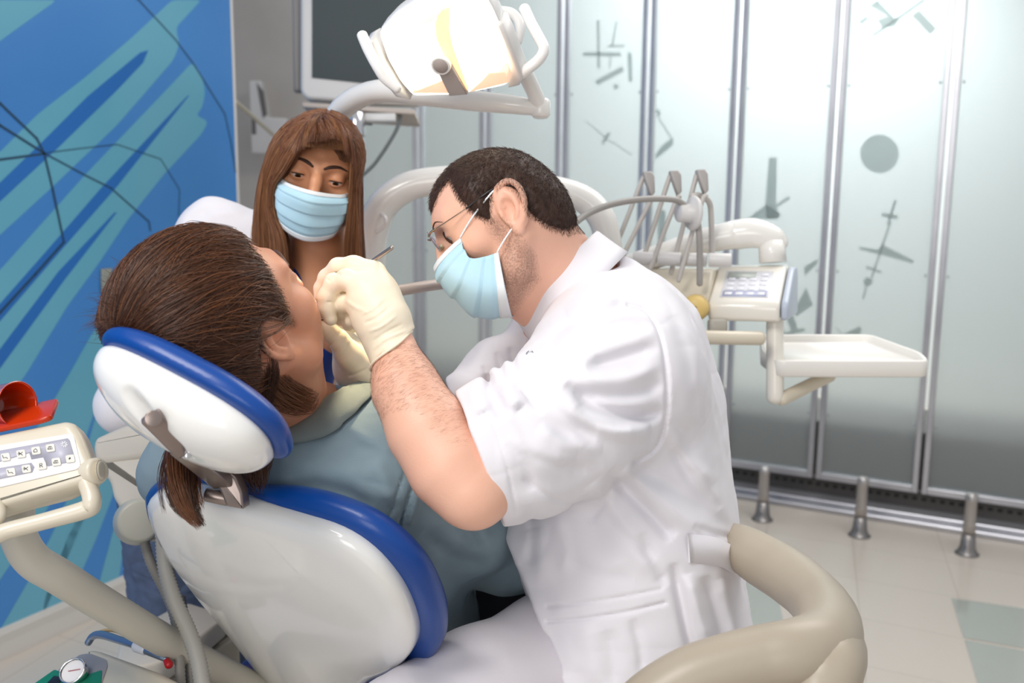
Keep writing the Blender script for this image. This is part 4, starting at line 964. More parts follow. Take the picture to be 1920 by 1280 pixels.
# ------------------------------------------------------------------ the dentist
den = thing('person', 'dentist in white short-sleeved coat, blue mask and rimless glasses leaning over the patient', 'person', np.array([st_c[0], st_c[1], 0]))
dfr = Fr(P(949, 405, 1.36), D(.06, .02, -1), D(-.885, -.455, -.07), sc=.985)
if dfr.R[2] @ UP < 0: dfr.R[2] *= -1
f = Field(); DC = (((0, .014, .022), (.073, .082, .068)), ((0, -.004, -.004), (.066, .066, .068)), ((0, .034, .016), (.062, .056, .056)))
head_ops(f, dfr, cran=DC, es=1.12, eye_pitch=-28, eye_open=.0048)
f.chain(PL([(972,445,1.375),(1020,500,1.41),(1085,560,1.46)]), [.052, .060, .075], .025)
f.cap(dfr.w((0, -.030, -.02)), P(1030, 490, 1.42), .046, .053, .03)
f.cap(P(940, 520, 1.37), P(1010, 575, 1.41), .028, .035, .03)
f.chain(PL([(1085,560,1.46),(1130,760,1.48),(1160,950,1.49),(1180,1170,1.49)]), [.055, .09, .10, .11], .03)
f.chain(PL([(738,652,1.20),(762,730,1.18),(802,805,1.165),(845,874,1.15),(883,910,1.145)]), [.0275,.037,.0445,.046,.041], .02)
f.cap(P(893, 926, 1.14), P(897, 932, 1.14), .026, .026, .02)
f.chain(PL([(885,922,1.145),(985,840,1.20),(1090,720,1.27),(1130,640,1.36)]), [.040,.047,.052,.055], .02)
f.chain(PL([(712,742,1.35),(760,790,1.38),(850,835,1.44),(900,790,1.50),(990,690,1.58),(1060,600,1.56)]), [.026,.034,.040,.042,.05,.055], .02)
f.chain(PL([(1180,1180,1.49),(1060,1270,1.42),(900,1340,1.32)]), [.09,.06,.04], .03)
fd = f
hp = [(.13,.046),(.085,.054),(.062,.068),(.044,.074),(.043,.040),(.034,.012),(.020,-.004),(.012,.012),(.004,.030),(-.018,.032),(-.030,.012),(-.030,-.02),(-.045,-.045),(-.064,-.060),(-.2,-.075),(-.2,.3),(.13,.3)]
def hairw(fr, p, poly, wd):
    q = fr.l(p); s = sdpoly(q[:, 1:], poly); return np.clip(s / wd, -1, 1), q
v, q4 = f.mesh(.0022)
hw, lv = hairw(dfr, v, hp, .018); near = np.linalg.norm(lv, axis=1) < .16
sb = sdpoly(lv[:, 1:], [(.030,-.012),(.022,-.040),(.035,-.060),(.060,-.048),(.09,-.05),(.09,-.13),(.045,-.12),(.0,-.10),(-.01,-.07),(.0,-.02),(.012,.0)])
dark = np.where(near, np.clip(hw*1.1 + .25, 0, 1)*.95, 0); dark = np.maximum(dark, np.where(near & (lv[:, 2] < .0), np.clip(sb/.03 + .15, 0, .42), 0))
build('body', (v, q4), M_skin_d, den, attrs={'dark': dark})
# cropped hair: a thin fading cap with combed strands
fh = Field(); [fh.ell(c_, r_, .018, fr=dfr) for c_, r_ in DC]; fh.cap(dfr.w((0, -.030, -.02)), P(1030, 490, 1.42), .045, .052, .03)
def hpost(p, d):
    w_, q = hairw(dfr, p, hp, .03); th = np.where(w_ > 0, .0075*np.clip(w_*1.6, 0, 1)**.8, -.006)
    return d - th + vnoise(p, 260, 3)*.0014
fh.post = hpost; vh, qh = fh.mesh(.0021)
hcap = build('hair', (vh, qh), M_hair_d, den)
hw2, l2 = hairw(dfr, vh, hp, .02); rts = pick(vh, (hw2 > -.1)*1.0, 16000)
comb = np.tile(dfr.R[1]*.8 - dfr.R[2]*.45, (len(rts), 1)); build('hair_strands', short_strands(fh, rts, comb, rng.uniform(.004, .009, len(rts)), .00022, lift=.6), M_hair_d, hcap)
rts = pick(v, (near & (hw > -.25) & (hw < .9))*1.0, 7000); build('hair_strands', short_strands(fd, rts, np.tile(-dfr.R[2] + dfr.R[1]*.3, (len(rts), 1)), rng.uniform(.002, .005, len(rts)), .00014, lift=.3), M_hair_d, hcap)
rts = pick(v, (near & (sb > -.004) & (lv[:, 2] < .0))*1.0, 6000); build('beard_stubble', short_strands(fd, rts, np.tile(-dfr.R[2], (len(rts), 1)), rng.uniform(.0008, .0016, len(rts)), .00011, K_=3, lift=.6), M_hair_d, den)
# forearm hair
axA, axB = P(745, 665, 1.2), P(870, 900, 1.15); tt = ((v - axA) @ (axB - axA)) / ((axB - axA) @ (axB - axA)); dd = np.linalg.norm(v - axA - tt[:, None]*(axB - axA), axis=1)
rts = pick(v, ((tt > 0) & (tt < .85) & (dd < .055)) * (1.1 - tt), 4200); ad = norm(axB - axA)
build('arm_hair', short_strands(fd, rts, np.tile(ad*-.2 + D(.9, .25, .1), (len(rts), 1)), rng.uniform(.006, .012, len(rts)),   .000045, K_=5, lift=.18, jit=.25), mat('arm_hair', '6b4533', .6), den)
eyes(den, dfr, (0, .86, -.5)); brows(den, fd, dfr, M_hair_d, .0005)
mk, G = face_mask(den, dfr, [((-.060,.067,-.005),(-.036,.103,-.012),(0,.122,-.018)), ((-.064,.069,-.022),(-.048,.104,-.034),(0,.124,-.040)), ((-.067,.066,-.036),(-.055,.095,-.060),(0,.116,-.068)),
     ((-.070,.048,-.043),(-.060,.076,-.083),(0,.099,-.106)), ((-.070,.030,-.046),(-.066,.046,-.100),(0,.056,-.128))], .0035)
for s in (-1,):
    build('ear_loop', tube([dfr.w((-.061, .066, -.004)), dfr.w((-.073, .040, .010)), dfr.w((-.078, .008, .024)), dfr.w((-.077, -.010, .030))], .0011, 8, 6, flatn=(.5, dfr.R[0])), M_maskw, mk)
    build('ear_loop', tube([dfr.w((-.070, .031, -.045)), dfr.w((-.0745, .016, -.036)), dfr.w((-.076, .001, -.028))], .0011, 8, 6, flatn=(.5, dfr.R[0])), M_maskw, mk)
# rimless glasses
M_lens = mat('spectacle_lens', 'd8cfe0', .03, trans=.92, spec=.7); M_gold = mat('spectacle_metal', 'b59a80', .2, 1); M_tip = mat('temple_black', '141212', .3)
gl = build('glasses', tube([dfr.w((-.013, .107, .018)), dfr.w((0, .112, .021)), dfr.w((.013, .107, .018))], .0009, 8), M_gold, den)
for s in (-1, 1):
    o = dfr.w((s*.0335, .1035, .010)); ax = norm((dfr.R[1]*1 - dfr.R[2]*.12 + s*dfr.R[0]*.12)); ex = norm(dfr.R[0]*s - ax*(dfr.R[0]*s @ ax)); lf = Fr(o, ex, np.cross(ax, ex)); 
    pl_ = [(.023*math.copysign(abs(math.cos(a))**.8, math.cos(a)), .0155*math.copysign(abs(math.sin(a))**.8, math.sin(a))) for a in np.linspace(0, 2*math.pi, 40, endpoint=False)]
    build('lens', prism(lf, pl_, -.0008, .0008, .0003, 1), M_lens, gl)
    build('hinge', tube([dfr.w((s*.052, .104, .018)), dfr.w((s*.060, .098, .020)), dfr.w((s*.064, .090, .0205))], .0014, 8), M_gold, gl)
    build('temple', tube([dfr.w((s*.064, .090, .0205)), dfr.w((s*.072, .058, .0225)), dfr.w((s*.0755, .040, .024))], .0008, 8), M_gold, gl)
    build('temple_tip', tube([dfr.w((s*.0755, .041, .024)), dfr.w((s*.078, .015, .028)), dfr.w((s*.0765, -.008, .029)), dfr.w((s*.075, -.034, .017))], [.0012, .0016, .0015, .0013], 8), M_tip, gl)
    build('nose_pad', lathe(dfr.w((s*.013, .0985, .002)), dfr.R[0]*s, [(0,0),(.003,.0005),(.0035,.0012),(0,.0018)], 12), mat('pad_clear', 'e6d9a8', .1, trans=.4), gl)
# gloves
f = Field()
hand(f, [((738,648,1.205),(705,560,1.215),.0295,.030), ((722,600,1.20),(700,512,1.222),.025,.0145), ((722,600,1.20),(682,540,1.205),.025,.015), ((716,612,1.205),(676,572,1.205),.023,.014), ((712,620,1.21),(684,598,1.212),.022,.013), ((715,560,1.235),(660,520,1.25),.020,.016)],
     [([(700,512,1.222),(664,497,1.23),(634,500,1.238),(612,520,1.25),(603,540,1.255),(600,554,1.257)], [.0145,.0115,.0108,.0098,.009,.0078]),
      ([(682,540,1.205),(650,524,1.212),(627,530,1.218),(613,556,1.222),(613,578,1.224),(620,597,1.226)], [.0155,.0125,.0115,.0105,.0100,.0088]),
      ([(676,572,1.205),(650,568,1.225),(636,580,1.245),(640,598,1.26)], [.014,.0115,.010,.009]),
      ([(684,598,1.212),(664,600,1.235),(656,606,1.255),(662,612,1.27)], [.013,.010,.009,.008]),
      ([(715,560,1.235),(668,528,1.262),(632,545,1.272),(606,568,1.268)], [.018,.013,.0115,.009])], .005)
f.cap(P(738,650,1.205), P(764,712,1.187), .0312, .0392, .01)
f.plane(P(737, 660, 1.19), norm(axB - axA) + D(.15, 0, -.1)*.6, .001)
fo_ = folds([([(676,590),(700,578),(722,556)], .0012, .0022), ([(682,606),(706,596),(735,572)], -.0014, .0022), ([(690,622),(715,612),(745,590)], .0014, .0022), ([(700,640),(725,622),(756,606)], -.0012, .002), ([(645,560),(665,575),(690,585)], .0010, .003), ([(700,655),(722,636),(765,618)], .0016, .0024), ([(612,522),(620,528)], -.0012, .0015), ([(612,566),(622,566)], -.0012, .0015), ([(628,512),(640,514)], -.0015, .002)])
f.post = lambda p, d: d - fo_(p) - vnoise(p, 90, 5)*.0008
g1 = build('glove', f.mesh(.0015), M_latex, den)
gn = norm(axB - axA) + D(.15, 0, -.1)*.6; gn = norm(gn); gc_ = P(737, 660, 1.19); u1 = norm(np.cross(gn, [0, 0, 1])); u2 = np.cross(gn, u1); ac = axA + (axB - axA)*((gc_ - axA) @ gn)/((axB - axA) @ gn)
rp = proj(fd, np.array([ac + .032*(math.cos(a)*u1 + math.sin(a)*u2) for a in np.linspace(0, 2*math.pi, 28, endpoint=False)]), .0022)
build('cuff_rim', tube(rp, .0017, 8, 2, closed=True), M_latex, g1)
build('glove_cuff', tube([P(737,660,1.195) + .0315*(math.cos(a)*norm(np.cross(norm(axB-axA)+D(.15,0,-.1)*.6, [0,0,1])) + math.sin(a)*norm(np.cross(np.cross(norm(axB-axA)+D(.15,0,-.1)*.6, [0,0,1]), norm(axB-axA)))) for a in np.linspace(0, 2*math.pi, 20, endpoint=False)], .0016, 8, 2, closed=True), M_latex, g1) if False else None
f = Field()
hand(f, [((716,744,1.35),(668,690,1.335),.030,.031), ((680,700,1.33),(640,636,1.31),.026,.017), ((672,690,1.35),(640,615,1.335),.024,.016), ((668,680,1.36),(650,600,1.355),.022,.015), ((690,700,1.31),(655,665,1.29),.020,.016)],
     [([(640,636,1.31),(622,612,1.30),(606,606,1.285),(597,613,1.27)], [.0155,.012,.0105,.009]), ([(640,615,1.335),(622,590,1.325),(608,576,1.305),(599,567,1.29)], [.0155,.012,.0105,.009]),
      ([(650,600,1.355),(636,572,1.35),(622,560,1.335),(612,560,1.32)], [.014,.011,.010,.009]), ([(655,665,1.29),(634,636,1.278),(616,620,1.272),(600,612,1.268)], [.017,.0125,.0115,.009]), ([(660,620,1.37),(650,590,1.37),(640,575,1.36)], [.012,.010,.009])])
fo2 = folds([([(615,650),(630,636),(640,618)], -.0014, .0025), ([(625,670),(642,655),(655,635)], .0014, .0025), ([(650,705),(668,700),(690,690)], -.0014, .0025), ([(680,735),(700,722),(715,700)], .0012, .0025)])
f.post = lambda p, d: d - fo2(p) - vnoise(p, 90, 6)*.0008
fa = norm(P(760,790,1.38) - P(712,742,1.35)); f.cap(P(716,744,1.35), P(730,757,1.36), .0285, .030, .01); f.plane(P(716, 748, 1.352), fa, .001)
build('glove', f.mesh(.0015), M_latex, den)

# coat
f = Field(); k = .05
L1 = D(0, .05, -1)
for dt, rs in ((-.10, .86), (0, 1.0), (.10, .88)):
    f.chain(PL([(1155,652,1.47+dt*.55),(1155,700,1.475+dt*.9),(1160,770,1.48+dt),(1162,900,1.49+dt),(1165,1010,1.49+dt),(1172,1110,1.49+dt),(1185,1220,1.49+dt),(1190,1300,1.49+dt)]), np.array([.095,.118,.140,.150,.155,.160,.165,.168])*rs, .05)
f.chain(PL([(1066,955,1.44),(1062,1050,1.41),(1074,1130,1.40),(1088,1220,1.38),(1092,1330,1.36)]), [.084,.088,.086,.092,.095], .04)
f.cap(P(1130,606,1.38), P(1130,606,1.52), .068, .068, .05)
f.chain(PL([(1140,556,1.45),(1188,640,1.46),(1205,760,1.48)]), [.056,.083,.10], .04)
f.chain(PL([(1172,632,1.35),(1158,690,1.305),(1060,790,1.235),(960,835,1.20),(880,862,1.185)]), [.085,.108,.092,.082,.0785], .035)
f.chain(PL([(1060,600,1.60),(1010,670,1.60),(935,702,1.55),(876,742,1.51)]), [.09,.060,.052,.046], .03)
f.plane(P(872, 742, 1.49), D(-.92, -.3, .15), .003) if False else None
# collar band standing round the neck
nb = P(1046, 517, 1.425); ne = D(.72, .69, 0); na = D(-.69, .72, .02); cf_ = Fr(nb, ne, D(0, 0, -1)); cf_.R[2] = na
f.cap(P(1046,517,1.425) + na*.10, P(1046,517,1.425) - na*.022, .080, .080, .006, 's')
# open cuff of the near sleeve, of the far sleeve, hem below
f.plane(P(897, 852, 1.18), D(-.934, -.357, .10), .003)
sl_axis = norm(P(880,862,1.185) - P(960,835,1.20))
f.cap(P(850,860,1.178), P(893,851,1.187), .071, .056, .003, 's')
f.plane(P(880, 742, 1.50), D(-.92, -.5, .2), .003) if False else None
fo3 = folds([
 ([(930,660),(938,690),(945,720)], -.005, .006), ([(955,650),(962,680),(968,705)], -.005, .006), ([(905,685),(915,705),(925,725)], -.004, .006),
 ([(1178,572),(1212,586),(1238,632),(1250,710),(1248,785),(1230,838),(1188,868)], -.0045, .0035, 0),
 ([(1090,668),(1150,650),(1232,622)], .006, .011), ([(1100,690),(1160,672),(1236,650)], -.006, .009), ([(1060,705),(1130,712),(1190,704),(1242,680)], .006, .011), ([(1075,735),(1140,742),(1200,735),(1245,715)], -.007, .009),
 ([(1058,722),(1100,752),(1150,775),(1200,782),(1246,768)], -.013, .010), ([(1040,742),(1100,785),(1160,806),(1220,808)], .010, .013),
 ([(1046,700),(1062,725),(1090,760)], .005, .01), ([(985,725),(1010,760),(1060,800),(1120,815)], -.005, .014),
 ([(912,700),(920,738),(934,765),(950,785)], -.012, .010), ([(945,715),(955,740),(975,765)], .009, .012), ([(880,725),(893,750),(905,775)], .006, .014),
 ([(1000,640),(1070,612),(1140,585),(1180,566)], -.003, .010), ([(1010,670),(1080,640),(1150,622)], .004, .012), ([(1060,585),(1120,560),(1160,560)], .003, .010),
 ([(924,790),(950,870),(968,962)], -.0016, .0022, 0), ([(930,850),(1000,845),(1080,860)], .004, .02), ([(950,910),(1040,900),(1130,870)], -.004, .018),
 ([(1142,882),(1190,935),(1238,985),(1262,1010)], -.011, .010), ([(1170,878),(1225,925),(1290,975),(1340,1010)], .008, .014), ([(1185,872),(1250,905),(1320,950),(1370,1000)], -.005, .012),
 ([(1110,905),(1150,960),(1200,1030),(1240,1080)], .006, .018), ([(1090,930),(1120,990),(1150,1060)], -.004, .02),
 ([(1026,1165),(1090,1160),(1170,1148),(1246,1130)], -.0035, .003, 0), ([(1026,1136),(1090,1130),(1170,1118),(1240,1104)], -.0022, .003, 0),
 ([(1262,1055),(1275,1120),(1290,1190),(1310,1260)], -.010, .008), ([(1290,1075),(1310,1140),(1330,1210)], .008, .010), ([(1320,1080),(1340,1150),(1360,1220)], -.008, .009), ([(1350,1085),(1368,1140),(1385,1210)], .006, .010),
 ([(1000,990),(1012,1040),(1006,1100)], .004, .02), ([(960,1060),(975,1120),(985,1190)], -.004, .014), ([(1030,1175),(1040,1220),(1050,1270)], -.005, .014), ([(1100,1170),(1110,1220),(1115,1280)], .004, .016),
 ([(985,900),(1030,930),(1080,945),(1120,935)], -.002, .004, 0), ([(962,700),(985,742),(1020,775)], -.005, .006), ([(1262,840),(1295,900),(1350,955)], -.005, .009), ([(1252,800),(1290,860),(1340,905)], .004, .010), ([(1262,590),(1290,680),(1305,780)], -.003, .010), ([(1130,960),(1180,1010),(1230,1050)], -.004, .010), ([(1300,985),(1340,1000),(1375,1008)], -.004, .006), ([(985,850),(1040,872),(1100,880)], -.003, .008), ([(990,945),(1000,1000),(990,1060)], -.004, .010), ([(1040,960),(1060,1020),(1058,1080)], .003, .012), ([(1185,1160),(1200,1210),(1205,1270)], -.004, .008), ([(1075,600),(1040,640),(1022,690)], -.003, .009), ([(1000,760),(1050,790),(1100,835)], .004, .008), ([(950,830),(985,870),(1000,920)], -.003, .008), ([(1120,620),(1170,604),(1222,612)], -.004, .007), ([(1080,760),(1120,790),(1180,800)], -.004, .006), ([(1010,800),(1060,830),(1130,842)], .004, .010), ([(930,755),(960,800),(980,850)], .003, .010),
 ([(1150,890),(1130,940),(1100,980)], -.005, .009), ([(1200,1000),(1230,1060),(1250,1100)], -.005, .010), ([(1060,1050),(1120,1075),(1190,1085)], -.003, .012), ([(990,1180),(1010,1230),(1015,1290)], -.007, .008), ([(1140,1180),(1150,1230),(1150,1290)], -.004, .012),
 ([(1292,650),(1300,760),(1322,900),(1340,980)], .003, .02)])
def cpost(p, d):
    return d - fo3(p) - vnoise(p*np.array([1, 1, .6]), 16, 1)*.008 - vnoise(p, 38, 2)*.0030 + crease(p, 9, 31, (1, 1, 2.2))*.0006
f.post = cpost; fcoat = f
coat = build('coat', f.mesh(.0025, extra=.022), M_coat, den)
tc_ = np.radians(np.linspace(-176, 172, 80))
def cring(rx, ry, z): return np.array([cf_.w((rx*math.cos(a), ry*math.sin(a), z + .006*math.sin(a*3)*0)) for a in tc_])
build('collar', gridsheet(np.stack([cring(.094, .090, -.044), cring(.0905, .084, -.030), cring(.087, .078, -.012), cring(.0845, .074, .004), cring(.083, .072, .007)]), .0028), M_coat, coat)
hmp = proj(f, np.array([P(1000, 1262+0*i, 1.36) for i in range(1)]))
# belt tab
bt = [(1250,1022,1.30),(1300,1034,1.305),(1345,1046,1.33),(1388,1056,1.37)]
bc = proj(f, np.array(PL(bt)), .004); sd = np.array([D(-.08, 1, .1)*.018]*4)*np.array([[1.05],[1.0],[1.0],[1.05]])
pth = smooth_path(bc, 6); sdd = np.repeat(sd[:1], len(pth), 0)
build('belt_tab', ribbon(pth, sdd, .003), M_coat, coat)
for (x, y) in [(994, 663), (973, 964), (980, 1111)]:
    pt = None
    for t_ in np.arange(1.15, 1.7, .002):
        if f.ev(np.array([P(x, y, t_)]))[0] < 0: pt = P(x, y, t_); break
    if pt is None: continue
    e = .003; gr = np.array([f.ev(np.array([pt + e*np.eye(3)[i]]))[0] - f.ev(np.array([pt - e*np.eye(3)[i]]))[0] for i in range(3)]); nn = norm(norm(gr) + vt*.8)
    build('snap_button', lathe(pt - nn*.001, nn, [(.0030,0),(.0034,.0016),(.0042,.0022),(.0050,.0016),(.0052,0)], 20), M_chrome, coat)
    build('snap_button', lathe(pt - nn*.001, nn, [(.003,.0010),(0,.0012)], 16), M_coat, coat)
fl_ = proj(f, np.array(PL([(974,630,1.40),(984,645,1.38),(996,668,1.36)])), .002)
build('placket_tip', ribbon(smooth_path(fl_, 4), D(.8, -.2, .3)*.011, .002), M_coat, coat)
# lower front of the tunic hanging over the lap
# trousers and shoes
f = Field(); f.chain(PL([(1180,1235,1.46),(1050,1255,1.40),(900,1315,1.30),(760,1378,1.22)]), [.12,.105,.088,.072], .03)
kn = P(760,1378,1.22); ft = np.array([kn[0]+.08, kn[1]+.02, .10]); f.cap(kn, ft, .066, .050, .03)
f.chain(PL([(1180,1235,1.56),(1050,1290,1.62),(960,1340,1.66)]), [.11,.09,.07], .03); kn2 = P(960,1340,1.66); ft2 = np.array([kn2[0]+.05, kn2[1]-.1, .10]); f.cap(kn2, ft2, .066, .05, .03)
fo4 = folds([([(720,1262),(820,1225),(930,1180)], .003, .02), ([(780,1280),(860,1240),(950,1225)], -.004, .018)])
f.post = lambda p, d: d - fo4(p) - vnoise(p, 20, 8)*.004
build('trousers', f.mesh(.004), mat('white_trousers', 'dad5da', .8, bump=(700, .08)), den)
for a in (ft, ft2):
    f = Field(); h0 = np.array([a[0], a[1], .045]); d_ = norm(np.array([-.8, .5, 0])) if a is ft else norm(np.array([-.3, .9, 0]))
    f.chain([h0 - d_*.03 + Z3*.02, h0 + d_*.08, h0 + d_*.17 - Z3*.008], [.045,.040,.034], .02); f.plane((0, 0, .0), (0, 0, -1), .002)
    build('shoe', f.mesh(.004), mat('white_clog', 'e4e2e0', .4), den)
# instruments held in the hands
mi = build('mouth_mirror', tube(PL([(735,464,1.21),(700,488,1.225),(620,540,1.252),(596,564,1.262)]), [.0026,.0026,.0022,.0016], 12, 4, sm=False), mat('steel_handle', 'b9aca2', .22, .9), base=P(620,540,1.252)); tag(mi, 'slim steel mouth mirror handle slanting up through the gloved hand', 'dental mirror')
hpz = thing('dental_handpiece', 'shiny steel dental handpiece at the patient mouth with beige grip tube', 'handpiece', P(600,585,1.262))
build('handpiece_body', tube(PL([(586,586,1.262),(612,588,1.268),(660,575,1.30),(720,549,1.36)]), [.0075,.0075,.008,.0075], 20, 6), M_chrome, hpz)
build('grip_tube', tube(PL([(712,550,1.36),(770,541,1.40),(815,534,1.44),(900,525,1.52)]), [.0078,.0078,.0078,.007], 18, 6), mat('beige_tube', 'b9a9a0', .35), hpz)
build('supply_hose', tube(PL([(900,525,1.52),(980,500,1.62),(1030,455,1.70),(1062,432,1.74),(1100,402,1.78),(1150,382,1.81),(1210,373,1.84),(1262,374,1.87),(1284,385,1.89),(1296,396,1.895)]), [.006]*10, 14, 8), mat('hose_grey_light', ''), hpz)

# ------------------------------------------------------------------ the patient
pat = thing('person', 'patient in grey-blue shirt lying back in the dental chair, brown hair toward the camera', 'person', base_pt + Z3*.5)
PFR = Fr(P(443, 613, 1.15), HR, HF); PFR.R[2] = HU; PFR.R[1] = np.cross(HU, PFR.R[0]); PFR.R[1] *= np.sign(PFR.R[1] @ HF); PFR.R[2] = norm(HU - PFR.R[0]*(HU @ PFR.R[0]))
PFR.R[1] = norm(HF - PFR.R[0]*(HF @ PFR.R[0]) - PFR.R[2]*(HF @ PFR.R[2]))
f = Field(); head_ops(f, PFR, nose=.35, jaw=.9, chin=(.050, -.078), cheek=(.026, .054, -.036, (.028, .028, .034)), lips=False, eye_pitch=10, eye_open=.005)
f.chain([PFR.w((0, -.030, -.045)), P(522, 715, 1.225), P(560, 800, 1.29)], [.050, .047, .056], .03)
f.chain(PL([(590,830,1.32),(620,1000,1.44),(690,1180,1.66)]), [.08, .10, .11], .03)
f.cap(P(380,870,1.38), P(720,860,1.29), .04, .045, .03)
f.chain(PL([(735,862,1.28),(860,975,1.40),(955,1045,1.50),(1040,1060,1.60)]), [.045,.042,.036,.028], .02)
f.chain(PL([(700,1200,1.68),(800,1180,1.9),(860,1110,2.15)]), [.10, .075, .055], .03)
fp = f
PH = [(.20,.30),(.20,.088),(.078,.082),(.055,.064),(.042,.040),(.032,.008),(.027,-.022),(.018,-.012),(.010,.014),(.0,.028),(-.016,.028),(-.030,.010),(-.038,-.020),(-.046,-.045),(-.056,-.085),(-.3,-.12),(-.3,.30)]
v, q4 = f.mesh(.0025)
lv = PFR.l(v); sd_ = sdpoly(lv[:, 1:], PH); near = np.linalg.norm(lv, axis=1) < .17
build('body', (v, q4), M_skin_p, pat, attrs={'dark': np.where(near, np.clip(sd_/.012 + .5, 0, 1), 0)})
brows(pat, fp, PFR, M_hair_p); eyes(pat, PFR, (0, .9, .3))
fh = Field(); fh.ell((0, -.028, .042), (.088, .108, .098), fr=PFR); fh.ell((0, -.012, .030), (.074, .089, .081), .02, fr=PFR); fh.cap(PFR.w((0, -.050, -.02)), P(512, 700, 1.215), .050, .044, .04)
def ppost(p, d):
    q = PFR.l(p); s = sdpoly(q[:, 1:], PH); cr = d_ell(q, np.array([0, -.012, .030]), np.array([.073, .088, .080]))
    d = np.maximum(d, np.where(s > 0, cr - .004 - .9*s, .004)) 
    return np.maximum(d, .026 - hfr.l(p)[:, 2])
fh.post = ppost
hm = build('hair', fh.mesh(.003), M_hair_p, pat)
# combed-back strands converging behind the crown
N_ = 15000; Gp = np.array([.0, -.105, .095])
th = rng.uniform(-math.pi, math.pi, N_); phi = rng.uniform(0, 1, N_)**.6
def surf(dirs): 
    return np.array([0, -.028, .042]) + dirs * np.array([.098, .118, .108])
g = norm(Gp - np.array([0, -.028, .042])); a1 = norm(np.cross(g, [1, 0, 0.])); a2 = np.cross(g, a1)
K_ = 12; pts = []
ang0 = rng.uniform(1.0, 2.45, N_); ang1 = ang0 * rng.uniform(.05, .72, N_)
wob = rng.normal(size=(N_, 3)) * .10; lay = rng.uniform(-.008, .0035, N_); frq = rng.uniform(.4, 1.2, N_)
tw = rng.normal(size=N_)*.10
for k in range(K_):
    t = k/(K_-1); a = ang0*(1-t) + ang1*t; thh = th + tw*t + .06*np.sin(frq*4*t + th*9) + .35*t*(1-t)
    d_ = np.cos(a)[:, None]*g + np.sin(a)[:, None]*(np.cos(thh)[:, None]*a1 + np.sin(thh)[:, None]*a2)
    r_ = surf(d_) ; r_ = r_ + d_*(lay + .003*np.sin(th*23 + ang0*3) + .0015*np.sin(3*t + th*40))[:, None]; pts.append(r_)
S_ = np.stack(pts, 1)                                    # local coordinates
W_ = PFR.w(S_.reshape(-1, 3)); 
lo_ = S_.reshape(-1, 3); sdq = sdpoly(lo_[:, 1:], PH); 
W2 = proj(fh, W_, 0.0, 3); off = (W_ - W2); W_ = np.where((np.linalg.norm(off, axis=1) > .012)[:, None], W2, W_); W_ = W2*.6 + W_*.4
W_ = W_.reshape(N_, K_, 3); okk = (sdpoly(PFR.l(W_[:, 0])[:, 1:], PH) > -.001)
mid = sdpoly(PFR.l(W_[:, 3])[:, 1:], PH) > .002
W_ = W_[okk & mid]; e = .002; flat_ = W_.reshape(-1, 3)
G = np.stack([fh.ev(flat_ + e*np.eye(3)[i]) - fh.ev(flat_ - e*np.eye(3)[i]) for i in range(3)], 1); nn = (G / (np.linalg.norm(G, axis=1)[:, None] + 1e-9)).reshape(W_.shape)
n = len(W_); hgt = (rng.uniform(0, 1, n)**3*.005)[:, None, None] * np.sin(np.linspace(.0, 1, K_)*math.pi*.8)[None, :, None] + .0006
W_ = W_ + nn*hgt
zz = hfr.l(W_.reshape(-1, 3)); zz[:, 2] = np.maximum(zz[:, 2], .024 + rng.uniform(0, .004, len(zz))); W_ = hfr.w(zz).reshape(n, K_, 3)
h_ = n*2//3
build('hair_strands', strands(W_[h_:], rng.uniform(.0002, .0004, n-h_)), M_hair_p2, hm)
# untidy tufts round the crown, sticking out to the left
n = 1500; cen = PFR.w((0, -.100, .085)); c0 = cen + rng.normal(size=(n, 3))*.030; c0 = proj(fh, c0, -.001, 3)
c0 = c0[hfr.l(c0)[:, 2] > .030]; n = len(c0)
od = D(-.9, .45, .15)*.5 + rng.normal(size=(n, 3))*.45 + (c0 - PFR.o)*6; od /= np.linalg.norm(od, axis=1)[:, None]
ln = rng.uniform(.008, .026, n)[:, None]; bend = rng.normal(size=(n, 3))*.006 - UP*.004
T_ = np.stack([c0 + od*ln*t + bend*t*t for t in np.linspace(0, 1, 7)], 1); build('hair_strands', join(strands(W_[:h_], rng.uniform(.00022, .00045, h_))[:2], strands(T_, .00022)), M_hair_p, hm)
def lock(guides, n, wid, r, m, par, nm='hair_lock', K2=16, endspread=1.0, jit=.002):
    """lock of hair along a guide path (px,py,t,width)"""
    gq = smooth_path(np.array([list(P(a, b, c)) + [w] for a, b, c, w in guides], float), max(2, K2 // (len(guides) - 1))); K3 = len(gq)
    o = rng.normal(size=(n, 3)); o /= np.maximum(1, np.linalg.norm(o, axis=1)[:, None]*.7); o[:, :] = o @ np.eye(3)
    depth = np.outer(o @ FW, FW)*.5; o = o - depth
    t = np.linspace(0, 1, K3)[None, :, None]; cut = rng.uniform(.86, 1.0, n)[:, None]
    idx = np.linspace(0, 1, K3)[None, :]*cut*(K3-1); i0 = np.clip(idx.astype(int), 0, K3-2); fr_ = (idx - i0)[..., None]
    c = gq[i0]*(1-fr_) + gq[i0+1]*fr_; L2 = c[..., :3] + o[:, None, :]*c[..., 3:4] + rng.normal(size=(n, 1, 3))*jit*np.sin(t*rng.uniform(2, 7, (n, 1, 1)))
    return build(nm, strands(L2, r, .4), m, par)
